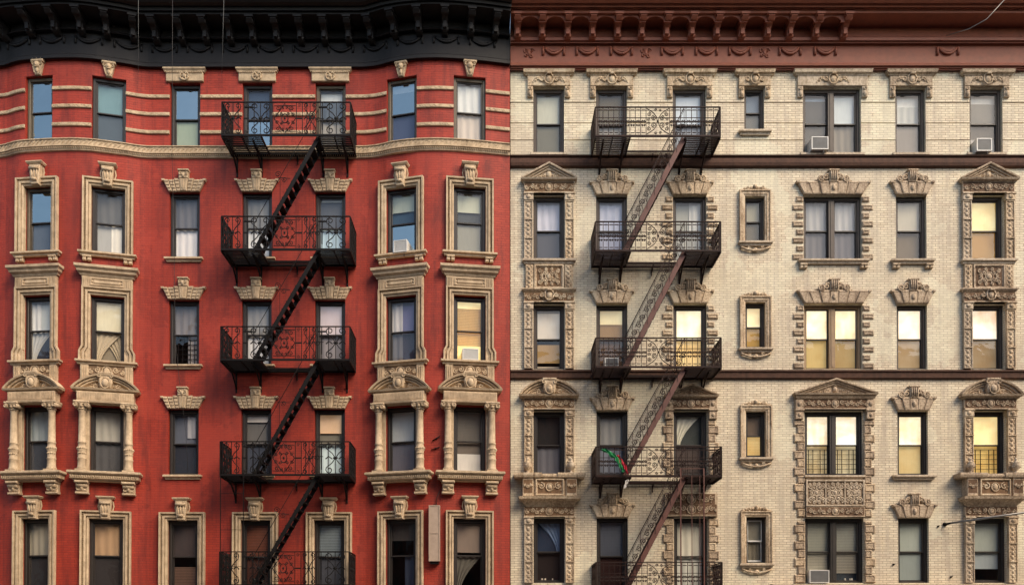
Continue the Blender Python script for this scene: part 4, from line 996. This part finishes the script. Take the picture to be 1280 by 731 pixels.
# ------------------------------------------------------------------ fire escapes (metres, u right, o outwards, w up)
PD = .97
def scroll_x(mb, cx, cz, w, h, r=.008):
    """crossed scroll motif with curled ends"""
    for d in (-1, 1):
        for e in (-1, 1):
            R_ = w*.17; ex, ez = cx+d*w*.27, cz+e*(h/2-R_*1.05)
            pts = [(cx, 0, cz), (cx+d*w*.16, 0, cz+e*h*.16), (cx+d*w*.40, 0, cz+e*h*.30)]
            a0 = math.atan2(pts[-1][2]-ez, pts[-1][0]-ex)
            for i in range(11):
                t = i/10; a = a0+(d*e)*t*2*PI*1.1; rr = R_*(1.0-.7*t)
                pts.append((ex+rr*math.cos(a), 0, ez+rr*math.sin(a)))
            mb.tube(pts, r, 4)
        mb.tube([(cx+d*w*.14, 0, cz-h*.03), (cx+d*w*.3, 0, cz+h*.05), (cx+d*w*.44, 0, cz-h*.03)], r*1.3, 4)
    mb.tube([(cx, 0, cz-h/2), (cx, 0, cz+h/2)], r*.8, 4); mb.blob(cx, cz, 0, w*.07, w*.07, .03, 6, 2)
    mb.box(cx-w*.10, cx+w*.10, cz-.022, cz+.022, -.01, .014)
def diamond(mb, x0, x1, z0, z1, r=.008):
    cx, cz = (x0+x1)/2, (z0+z1)/2; a, b = (x1-x0)/2, (z1-z0)/2
    mb.tube([(cx-a, 0, cz), (cx, 0, cz+b), (cx+a, 0, cz), (cx, 0, cz-b), (cx-a, 0, cz)], r, 4)
    mb.tube([(cx+a*.3*math.cos(t*PI/8), 0, cz+b*.3*math.sin(t*PI/8)) for t in range(17)], r, 4)
    mb.blob(cx, cz, 0, a*.1, b*.1, .02, 6, 2)
    for k in range(4): mb.spiral(cx+a*.42*math.cos(k*PI/2+PI/4), cz+b*.42*math.sin(k*PI/2+PI/4), a*.16, 0, r*.9, 1.3, k*PI/2, 1, 4, n=9)
    for d in (-1, 1):
        for e in (-1, 1):
            mb.spiral(cx+d*a*.62, cz+e*b*.70, a*.26, 0, r*.9, 1.4, PI/2*e, d*e, 4, n=10); mb.spiral(cx+d*a*.22, cz+e*b*.76, a*.18, 0, r*.8, 1.3, -PI/2*e, -d*e, 4, n=9)
            mb.spiral(cx+d*a*.74, cz+e*b*.26, a*.18, 0, r*.8, 1.3, 0, d*e, 4, n=9)
    for e in (-1, 1): mb.tube([(cx-a, 0, cz+e*b*.86), (cx+a, 0, cz+e*b*.86)], r*.8, 4)
def bars(mb, x0, x1, z0, z1, pitch, r=.006):
    n = max(1, int(round((x1-x0)/pitch)))
    for i in range(n+1): x = x0+(x1-x0)*i/n; mb.tube([(x, 0, z0), (x, 0, z1)], r, 4)
def rail_frame(mb, x0, x1, H, t=.016):
    mb.box(x0, x1, H-t, H+t*.6, -.018, .018); mb.box(x0, x1, -.005, .028, -.014, .014)
    for x in (x0, x1): mb.box(x-.014, x+.014, 0, H, -.014, .014)
def rail_red(L, H, X):
    """front railing with crossed scrolls; X converts survey x to railing u"""
    mb = MB(1); rail_frame(mb, 0, L, H)
    z0, z1 = .03, H-.02; cz = (z0+z1)/2; h = z1-z0
    for a, b in ((279, 302), (312, 338), (378.5, 396), (406, 434)): scroll_x(mb, (X(a)+X(b))/2, cz, X(b)-X(a), h, .0145)
    for a in (279.5, 284.5, 297, 304, 309.5, 317, 333, 383, 392, 411, 428, 340.5, 370, 377.5, 397, 402.5): mb.tube([(X(a), 0, 0), (X(a), 0, H)], .013, 4)
    for a in (309.5, 402.5): mb.box(X(a)-.016, X(a)+.016, .15, H-.12, -.01, .01); mb.box(X(a)-.1, X(a)+.14, H-.16, H-.125, -.02, .02)
    diamond(mb, X(342), X(369), z0+.02, z1-.02, .0135)
    for (a, b) in ((304, 309), (370, 377)):
        mb.spiral((X(a)+X(b))/2, z1-.07, .05, 0, .008, 1.3, 0, 1); mb.spiral((X(a)+X(b))/2, z0+.07, .05, 0, .008, 1.3, 0, -1); mb.box(X(a), X(b), cz-.02, cz+.02, -.008, .008)
    return mb
def rail_buff(L, H, X):
    mb = MB(1); rail_frame(mb, 0, L, H); z0, z1 = .03, H-.02
    mb.box(0, L, H*.62, H*.62+.014, -.008, .008); mb.box(0, L, H*.88, H*.88+.008, -.006, .006)
    a, b = X(808), X(837.5)
    for p, r_ in ((0.06, a), (b, L-.04)):
        bars(mb, p, r_, z0, z1, .155, .0115); n = int(round((r_-p)/.155))
        for i in range(n):
            x = p+(r_-p)*(i+.5)/n
            mb.box(x-.05, x+.05, z1-.075, z1-.055, -.006, .008); mb.box(x-.05, x+.05, z0+.05, z0+.07, -.006, .008)
            for d in (-1, 1): mb.spiral(x+d*.038, H*.50, .036, 0, .013, 1.2, PI/2, d, 4, n=9); mb.spiral(x+d*.036, H*.37, .030, 0, .012, 1.2, -PI/2, -d, 4, n=9)
    for x in (a, b): mb.tube([(x, 0, 0), (x, 0, H)], .011, 4)
    cx = (a+b)/2; w = b-a; cz = (z0+z1)/2; h = z1-z0
    for d in (-1, 1):
        for e in (-1, 1):
            mb.tube([(cx+d*w*.015, 0, cz), (cx+d*w*.06, 0, cz+e*h*.16), (cx+d*w*.17, 0, cz+e*h*.30), (cx+d*w*.33, 0, cz+e*h*.40), (cx+d*w*.47, 0, cz+e*h*.47)], .013, 4)
            mb.spiral(cx+d*w*.17, cz+e*h*.125, w*.115, 0, .012, 1.6, PI/2*e, -d*e, 4, n=14)
            mb.spiral(cx+d*w*.37, cz+e*h*.27, w*.095, 0, .011, 1.5, PI/2 if d > 0 else PI/2, d*e, 4, n=12)
            mb.spiral(cx+d*w*.39, cz+e*h*.08, w*.075, 0, .010, 1.4, PI, -d*e, 4, n=10)
            mb.spiral(cx+d*w*.10, cz+e*h*.42, w*.065, 0, .010, 1.4, 0, -d*e, 4, n=10)
    mb.blob(cx, cz, 0, .03, .03, .03, 6, 2)
    return mb
def rail_side(L, H, dense=True):
    mb = MB(1); rail_frame(mb, 0, L, H)
    bars(mb, .1, L-.1, .02, H, .12, .010)
    for i in range(4):
        x = L*(i+.5)/4
        scroll_x(mb, x, H*.5, L*.26, H*.92, .014)
    return mb
def floor_mesh(sects, hatch, x0, x1, depth, hz=.28):
    """open slat floor: slats run along the wall; a hatch is left free for the stair"""
    mb = MB(1)
    mb.box(x0, x1, -.026, -.006, depth-.018, depth+.018); mb.box(x0, x1, -.055, 0, .002, .038)
    for x in (x0, x1, sects[0][1], sects[1][0]): mb.box(x-.016, x+.016, -.06, -.002, .0, depth)
    for a, b in sects:
        n = 11
        for i in range(n): o = .07+(depth-.12)*i/(n-1); mb.box(a, b, -.012, .006, o-.022, o+.022)
        mb.box((a+b)/2-.012, (a+b)/2+.012, -.05, -.013, .02, depth)
    mb.box(sects[0][1], sects[1][0], -.05, -.001, hz-.012, hz+.012)
    for o in (.08, .15, .22): mb.box(sects[0][1], sects[1][0], -.012, .004, o-.014, o+.014)
    return mb
def bracket_mb(depth, drop=.5):
    mb = MB(1)
    mb.box(-.018, .018, -.10, -.057, 0, depth*.96)
    pts = [(0, depth*.86, -.09), (0, depth*.45, -.17), (0, depth*.20, -.34), (0, .03, -drop)]
    mb.tube(pts, .026, 6); mb.box(-.022, .022, -drop-.12, -.05, 0, .03)
    mb.spiral(0, 0, .001, 0, .001); return mb
def side_bracket():
    mb = MB(1); mb.box(-.015, .015, -.28, -.03, 0, .03); mb.tube([(0, .02, -.2), (0, .25, -.06)], .014, 5); return mb
def stringer_mb(dx, dz, wd=.17, t=.012):
    """flat plate between (0,0) and (dx,dz)"""
    mb = MB(1); L = math.hypot(dx, dz); nx, nz = -dz/L*wd/2, dx/L*wd/2
    p = [(nx, nz), (-nx, -nz), (dx-nx, dz-nz), (dx+nx, dz+nz)]; mb.prism(p, -t, t); return mb
def handrail_mb(dx, dz, H, fancy):
    mb = MB(1); mb.tube([(0, 0, H), (dx, 0, dz+H)], .013 if fancy else .009, 5)
    n = 5 if not fancy else 8
    for i in range(n+1):
        t = i/n; x, z = dx*t, dz*t
        if fancy or i in (0, n, 2): mb.tube([(x, 0, z), (x, 0, z+H)], .008, 4)
    if fancy:
        L = math.hypot(dx, dz); ux, uz = dx/L, dz/L; k = 15
        mb.tube([(0, 0, .16), (dx, 0, dz+.16)], .007, 4)
        mb.tube([(0, 0, H-.07), (dx, 0, dz+H-.07)], .007, 4)
        for i in range(k):
            t = (i+.5)/k; x, z = dx*t, dz*t+H*.52; s = 1 if i % 2 else -1; pr = .085
            mb.spiral(x, z, pr, 0, .012, 1.5, math.atan2(uz, ux)+(0 if s > 0 else PI), s, 4, [(x-ux*s*.02, z-uz*s*.02-s*.18)] if False else None, n=12)
            # connecting S between scrolls
            mb.tube([(x-.10, 0, z-.02-s*.04), (x-.03, 0, z+s*.12), (x+.07, 0, z+.10)], .009, 4)
            mb.tube([(x+.02, 0, z-.26), (x-.02, 0, z-.12)], .008, 4)
    else:
        for t in (.42, .95):
            x, z = dx*t, dz*t+H; mb.spiral(x-.1, z+.02, .09, 0, .011, 1.4, 0, 1); mb.spiral(x+.08, z-.12, .08, 0, .011, 1.4, PI, 1); mb.tube([(x-.1, 0, z-.08), (x+.25, 0, z-.10)], .01, 4)
    return mb
def fire_escape(nm, label, x0p, x1p, hp, levels, rail, H, iron, striron, brk, wallD, fancy):
    root = empty(nm, (WX((x0p+x1p)/2, PD), 0, 0), label=label, category='fire escape', group='fire escapes on the two facades')
    rx = root.location.x
    X0, X1 = WX(x0p, PD), WX(x1p, PD); HX0, HX1 = WX(hp[0], PD), WX(hp[1], PD); L = X1-X0
    Xf = lambda p: WX(p, PD)-X0
    fl = floor_mesh([(0, HX0-X0), (HX1-X0, L)], None, 0, L, PD); flm = recalc(fl.mesh('platform', M[iron]))
    rlm = recalc(rail(L, H, Xf).mesh('railing', M[iron])); sdm = recalc(rail_side(PD-.02, H).mesh('railing', M[iron]))
    bkm = recalc(bracket_mb(PD).mesh('bracket', M[iron])); sbm = recalc(side_bracket().mesh('bracket', M[iron]))
    zs = [WZ(y, PD) for y in levels]
    tread = MB(1); tread.box(-.085, .085, -.012, .012, -.23, .23); tread.box(-.085, -.07, -.03, .012, -.23, .23); trm = recalc(tread.mesh('step', M[iron]))
    for i, z in enumerate(zs):
        p = link('platform', flm, root, (X0-rx, -.03, z))
        link('railing', rlm, p, (0, -PD, 0))
        link('railing', sdm, p, (0, 0, 0), -PI/2); link('railing', sdm, p, (L, 0, 0), -PI/2)
        for b in brk: link('bracket', bkm, p, (WX(b, .3)-X0, .03, 0))
        link('bracket', sbm, p, ((HX0+HX1)/2-X0, .0, 0))
        if i+1 < len(zs):
            z2 = zs[i+1]; xt, xb = HX1-X0-.02, HX0-X0-(.14 if fancy else .20); dx, dz = xt-xb, z-z2-.02
            st = empty('staircase'); st.parent = root; st.location = (X0-rx+xb, -.03, z2+.02)
            for k, o in enumerate((.86, .40)):
                sm = stringer_mb(dx, dz, .135 if fancy else .105); build(sm, 'stringer', striron, st, (0, -o, 0))
            hr = handrail_mb(dx, dz, .84 if fancy else .78, fancy); build(hr, 'handrail', iron, st, (0, -.875, 0))
            n = 14
            for j in range(n): t = (j+.6)/n; link('step', trm, st, (dx*t, -.63, dz*t))
    return root, zs, X0, X1
fe1, z1s, FX0, FX1 = fire_escape('fire_escape', 'black iron fire escape with scrolled railings zigzagging down the red facade', 276.5, 437.5, (326, 397.5),
    [170, 312.5, 450, 593.5, 731], rail_red, .925, 'iron_black', 'iron_black', (292, 323, 401, 432), 0, False)
fe2, z2s, GX0, GX1 = fire_escape('fire_escape', 'rusty brown iron fire escape with lacy handrails on the buff brick facade', 744.5, 901, (788, 857.5),
    [171, 314, 459, 595, 739], rail_buff, .81, 'iron_brown', 'stringer_brown', (751, 777, 852, 880), 0, True)
# drop ladders / guide rods under the fourth platforms
def ladder(w, h, r, rungs, r2=.008):
    mb = MB(1)
    for x in (0, w): mb.box(x-r, x+r, -h, .05, -r, r)
    for i in range(rungs): z = -h+h*(i+.5)/rungs; mb.tube([(0, 0, z), (w, 0, z)], r2, 4)
    return mb
lb = ladder(WX(878.5, PD)-WX(849.5, PD), z2s[3]-z2s[4]+1.0, .015, 0); lb.box(.3, .315, -(z2s[3]-z2s[4]), .0, -.01, .01); lb.box(.52, .532, -(z2s[3]-z2s[4]), .0, -.01, .01)
lb.tube([(0, 0, .12), (0, 0, .20), (.64, 0, .20), (.64, 0, .12)], .008, 5); lb.box(-.02, .02, 0, .2, -.02, .02); lb.box(.62, .66, 0, .2, -.02, .02)
build(lb, 'ladder_guide', 'stringer_brown', fe2, (WX(849.5, PD)-fe2.location.x, -PD-.06, z2s[3]))
lb = ladder(WX(306, PD)-WX(277.5, PD), z1s[3]-z1s[4]+1.0, .009, 4, .007)
build(lb, 'ladder_guide', 'iron_black', fe1, (WX(277.5, PD)-fe1.location.x, -PD-.05, z1s[3]))

# ------------------------------------------------------------------ loose things
def ac(name, px0, px1, py0, py1, D, label, rz=0., louver='h', dark=False, dep=.42):
    X, Z = WX((px0+px1)/2, D), WZ(py1, D); w, h = (px1-px0)/S*(24-D)/24, (py1-py0)/S*(24-D)/24
    r = empty(name, (X, -D, Z), rz, label=label, category='air conditioner', group='window air conditioners')
    mb = MB(1); t = .022
    body = [(-w/2, 0), (w/2, 0), (w/2, h), (-w/2, h)]
    mb.prism(body, -dep, -.004, 0); 
    for a in ((-w/2, w/2, 0, t), (-w/2, w/2, h-t, h), (-w/2, -w/2+t, t, h-t), (w/2-t, w/2, t, h-t)): mb.box(a[0], a[1], a[2], a[3], -.004, .018)
    build(mb, 'casing', 'ac_white', r)
    mb = MB(1); n = 12
    mb.box(-w/2+t, w/2-t, t, h-t, -.002, .002)
    for i in range(n): z = t+(h-2*t)*(i+.3)/n; mb.box(-w/2+t, w/2-t, z, z+(h/n)*.35, .003, .010)
    build(mb, 'grille', 'ac_grey' if dark else 'ac_white', r)
    mb = MB(1); mb.tube([(w*.25, -.02, 0), (w*.25, -.06, -.10)], .016, 5); mb.tube([(w*.25, -.06, -.10), (w*.25, -.3, -.02)], .012, 5); build(mb, 'support', 'steel', r)
    return r
ac('air_conditioner', 1015.5, 1036.5, 171, 187, .16, 'white box air conditioner in left half of the double window on the top floor', 0, dark=True)
ac('air_conditioner', 1222.5, 1241.5, 173, 189, .16, 'small white air conditioner in the rightmost top floor window of the buff building', 0, dark=True)
ac('air_conditioner', 491.5, 509, 300, 315, .42, 'cream louvred air conditioner in a blue reflecting window right of the black fire escape', red_ops[(1, 5)].rz)
ac('air_conditioner', 578, 598, 435.5, 450, .42, 'pale air conditioner in the glowing yellow window of the red building', red_ops[(2, 6)].rz)
ac('air_conditioner', 1010, 1034.5, 712, 728, .12, 'white air conditioner with dark grille under slatted blinds in the lowest double window', 0, dark=True)
ac('air_conditioner', 756, 773, 447, 460.5, .14, 'dark grey air conditioner behind the brown fire escape railing', 0, dark=True)

# wall box (shallow sign box seen almost edge-on)
X, Z0, Z1 = WX(544, .32), WZ(702, .3), WZ(633, .3); dd, ddv, rz = on_curve(DX, X, 0)
wb = empty('wall_box', (X, -DX(X), Z0), on_curve(DX, X, 0)[2], label='tall narrow tan metal box fixed to red wall between two lower windows', category='wall box')
mb = MB(1); mb.box(-.155, .155, 0, Z1-Z0, .02, .20, .02); hh_ = Z1-Z0
for a_ in ((-.155, -.13, 0, hh_), (.13, .155, 0, hh_), (-.13, .13, 0, .03), (-.13, .13, hh_-.03, hh_), (-.13, .13, hh_*.5-.012, hh_*.5+.012)): mb.box(a_[0], a_[1], a_[2], a_[3], .195, .212)
for z_ in (.12, hh_*.3, hh_*.7, hh_-.12):
    for x_ in (-.142, .142): mb.blob(x_, z_, .21, .009, .009, .008, 6, 2)
build(mb, 'casing', 'sign_tan', wb)
mb = MB(1); mb.tube([(.05, .03, hh_), (.06, .05, hh_+.25), (.18, .03, hh_+.5)], .009, 5); build(mb, 'wire', 'cable_dark', wb)
mb = MB(1); mb.box(-.12, .12, -.07, -.004, .0, .17); mb.box(-.05, .05, Z1-Z0+.003, Z1-Z0+.03, 0, .12); build(mb, 'bracket', 'iron_black', wb)
# cables on the red front
def cable(px, pts, r, mat, label):
    P3 = [(WX(x, D), -D, WZ(y, D)) for x, y, D in pts]; o = P3[-1]
    mb = MB(1); mb.tube([(p[0]-o[0], -(p[1]-o[1]), p[2]-o[2]) for p in P3], r, 5)
    return build(mb, 'cable', mat, None, o, 0, label=label, category='cable', group='cables hanging on the red facade')
cable(171, [(170.4, -12, 1.16), (170.6, 20, 1.14), (171, 84, 1.0), (171.2, 86, .35), (171.6, 92, .09)], .005, 'cable_light', 'thin grey cable crossing the black cornice left of the third window column')
cable(213, [(213.5, -12, 1.16), (213.6, 84, 1.1), (214, 200, .25), (217, 300, .18), (219, 420, .16), (224, 470, .12), (233, 540, .10), (236, 590, .1)], .006, 'cable_dark', 'long cable hanging from the cornice down past the grey windows left of fire escape')
cable(277, [(278.3, -12, 1.16), (277.5, 20, 1.14), (276, 84, 1.04), (275.6, 92, .06)], .005, 'cable_light', 'thin grey cable crossing the black cornice just above the fire escape corner')
P3 = [(WX(1262, 1.16), -1.16, WZ(-3, 1.16)), (WX(1236, 1.1), -1.12, WZ(25, 1.1)), (WX(1214, .9), -.92, WZ(37, .9)), (WX(1185, .35), -.38, WZ(46, .35))]
mb = MB(1); o = P3[-1]; mb.tube([(p[0]-o[0], -(p[1]-o[1]), p[2]-o[2]) for p in P3], .012, 6)
build(mb, 'cable', 'steel', None, o, 0, label='pale slanting wire across the brown cornice at its right end', category='cable')
# pole by the lower right balcony
P3 = [(WX(1180, .05), -.02, WZ(655)), (WX(1186, .2), -.2, WZ(653.5, .2)), (WX(1238, .62), -.62, WZ(646, .62)), (WX(1300, 1.0), -1.0, WZ(637, 1.0))]
o = P3[0]; fp = empty('pole', o, 0, label='grey metal pole slanting across the window under the right balcony', category='pole')
mb = MB(1); mb.tube([(p[0]-o[0], -(p[1]-o[1]), p[2]-o[2]) for p in P3[1:]], .032, 8); build(mb, 'shaft', 'steel', fp)
mb = MB(1); mb.blob(0, .0, -.02, .07, .06, .08); mb.tube([(0, 0, 0), (P3[1][0]-o[0], .2, P3[1][2]-o[2])], .03, 6); build(mb, 'wall_mount', 'iron_black', fp)
# coloured cloth tied on the fourth platform
def ribbon(pts, wd, amp, seed):
    rr = random.Random(seed+50); P2 = []
    for i in range(len(pts)-1):
        for t in (0, .33, .67): P2.append(tuple(pts[i][k]*(1-t)+pts[i+1][k]*t+rr.uniform(-.012, .012) for k in range(3)))
    pts = P2+[pts[-1]]
    mb = MB(1); rnd = random.Random(seed); n = len(pts); rows = []
    for i, (x, o, z) in enumerate(pts):
        p0 = Vector(pts[max(0, i-1)]); p1 = Vector(pts[min(n-1, i+1)]); d = (p1-p0).normalized(); nr = Vector((-d.z, 0, d.x)); ww = wd*(.55+.45*math.sin(PI*(i+.6)/n))*rnd.uniform(.55, 1.25)
        rows.append([mb.P(x+nr.x*ww*t, o+amp*math.sin(t*9+i*1.3), z+nr.z*ww*t) for t in (-.5, -.3, -.1, .1, .3, .5)])
    for i in range(n-1):
        for j in range(5): mb.F((rows[i][j], rows[i][j+1], rows[i+1][j+1], rows[i+1][j]), True)
    return mb
def cl(pp, D=1.02): return [(WX(x, D), D+.015*i, WZ(y, D)) for i, (x, y) in enumerate(pp)]
fo = (WX(765, 1.0), -1.0, WZ(598, 1.0))
def rel(P3): return [(p[0]-fo[0], p[1]-1.0, p[2]-fo[2]) for p in P3]
cloth = empty('flag', fo, 0, label='green and red flag cloth with white end tied to brown fire escape railing', category='flag')
build(ribbon(rel(cl([(752, 561.5), (758, 564), (764, 568), (769.5, 572), (773, 578), (776, 584), (779, 590)])), .13, .03, 1), 'green_stripe', 'cloth_green', cloth)
build(ribbon(rel(cl([(771, 568.5), (774, 573), (778, 579), (781, 585), (784, 592)], 1.06)), .10, .03, 2), 'red_stripe', 'cloth_red', cloth)
build(ribbon(rel(cl([(785, 599), (783, 602), (781.5, 606), (779, 610)], 1.06)), .09, .02, 3), 'white_end', 'cloth_white', cloth)
# scattered small iron pins left in the walls
def pin(px, py, Df, label, dx=.1, dz=.04, n='wall_anchor'):
    X = WX(px); D = Df(X); mb = MB(1); mb.tube([(-dx, .035, -dz), (0, .05, 0), (dx, .035, dz)], .016, 5); mb.blob(0, 0, 0, .03, .03, .05)
    build(mb, n, 'iron_black', None, (WX(px, D), -D+.002, WZ(py, D)), 0, label=label, category='wall anchor', group='iron anchors left in the walls')
pin(545.5, 548, DX, 'upper of two slanting black iron pins between the column-framed windows', .11, .07)
pin(544.5, 560.5, DX, 'lower of two slanting black iron pins between the column-framed windows', .12, .04)
pin(1170.5, 657.5, zero, 'small black anchor in buff brick just left of the slanting pole', .02, .02)
pin(1114.5, 705, zero, 'small black anchor in buff brick left of the lowest single window', .03, .01)
pin(1186, 720.5, zero, 'black anchor in buff brick right of the lowest single window', .04, .03)

# ------------------------------------------------------------------ street and the buildings opposite
def slab(name, x0, x1, y0, y1, z0, z1, mat, **p):
    mb = MB(1); i = [mb.P(x, -y, z) for z in (z0, z1) for x, y in ((x0, y0), (x1, y0), (x1, y1), (x0, y1))]
    for f in ((4, 5, 6, 7), (3, 2, 1, 0), (0, 1, 5, 4), (1, 2, 6, 5), (2, 3, 7, 6), (3, 0, 4, 7)): mb.F([i[k] for k in f])
    return build(mb, name, mat, None, **p)
slab('ground', -400, 400, -400, 400, -.5, -.14, 'asphalt', kind='structure')
slab('road', -200, 200, -21.5, -4.6, -.139, -.13, 'asphalt', kind='structure')
slab('sidewalk', -200, 200, -4.6, -.01, -.138, 0, 'concrete', kind='structure')
slab('sidewalk', -200, 200, -25.79, -21.5, -.138, 0, 'concrete', kind='structure')
def opposite(x0, w, H, mat, label):
    r = empty('rowhouse', (x0+w/2, -25.8, 0), PI, label=label, category='building', group='low buildings across the street')
    mb = MB(1); mb.box(-w/2, w/2, 0, H, -10, 0); mb.moulding([(0, H-.7), (.3, H-.6), (.5, H-.2), (.5, H+.02), (0, H+.05)], -w/2+.4, w/2-.4); build(mb, 'wall', mat, r)
    n = int(min(w, 30)/2.2); k = int((H-4)/3.2)
    for j in range(k):
        for i in range(n):
            mb = MB(1); x = -w/2+w*(i+.5)/n; z = 4+3.2*j; mb.box(x-.5, x+.5, z, z+1.8, .005, .04); mb.box(x-.6, x+.6, z-.12, z-.002, 0, .15); 
            build(mb, 'window', 'wood_black', r)
    return r
M['plaster_grey'] = stone_mat('grey_plaster', (.30, .28, .25), (.2, .18, .16)); M['plaster_red'] = stone_mat('dull_red_plaster', (.22, .09, .06), (.12, .06, .05))
for a in ((-84, 50, 20, 'plaster_grey', 'long grey plastered block across the street beyond the far left'), (37, 50, 20.5, 'plaster_grey', 'long grey plastered block across the street beyond the far right'), (-34, 16, 19.5, 'plaster_red', 'low dull red rowhouse across the street at the far left'), (-18, 14, 20.2, 'plaster_grey', 'grey plastered rowhouse across the street, left of the middle'),
          (-4, 13, 18.6, 'plaster_red', 'lowest dull red rowhouse across the street opposite the party wall'), (9, 12, 19.6, 'plaster_grey', 'grey plastered rowhouse across the street opposite the buff front'), (21, 16, 19.0, 'plaster_red', 'dull red rowhouse across the street at the far right')):
    opposite(*a)

# ------------------------------------------------------------------ light
SUN_EL, SUN_AZ = R(42), R(45)
wd = bpy.data.worlds.new('World'); scene.world = wd; wd.use_nodes = True; nt = wd.node_tree
bg = nt.nodes['Background']; sky = nt.nodes.new('ShaderNodeTexSky'); sky.sky_type = 'NISHITA'; sky.sun_disc = False
sky.sun_elevation = SUN_EL; sky.sun_rotation = PI-SUN_AZ; sky.air_density = 1.0; sky.dust_density = 1.8; sky.ozone_density = 1.1
mx_ = nt.nodes.new('ShaderNodeMix'); mx_.data_type = 'RGBA'; mx_.blend_type = 'MULTIPLY'; mx_.inputs[0].default_value = 1; mx_.inputs[7].default_value = (1.0, .93, .82, 1); nt.links.new(sky.outputs[0], mx_.inputs[6]); nt.links.new(mx_.outputs[2], bg.inputs[0]); bg.inputs[1].default_value = .15
sd = bpy.data.lights.new('sun', 'SUN'); sd.energy = 1.5; sd.angle = R(32); sd.color = (1, .82, .60)
so = bpy.data.objects.new('sun', sd); col.objects.link(so)
dirv = Vector((math.sin(SUN_AZ)*math.cos(SUN_EL), -math.cos(SUN_AZ)*math.cos(SUN_EL), math.sin(SUN_EL)))
so.rotation_euler = dirv.to_track_quat('Z', 'Y').to_euler()
vs = scene.view_settings; vs.view_transform = 'Standard'; vs.look = 'None'; vs.gamma = 1; vs.exposure = 1.12; vs.use_curve_mapping = False
scene.render.engine = 'CYCLES'; scene.cycles.max_bounces = 8; scene.cycles.transparent_max_bounces = 12; scene.cycles.caustics_reflective = False; scene.cycles.caustics_refractive = False
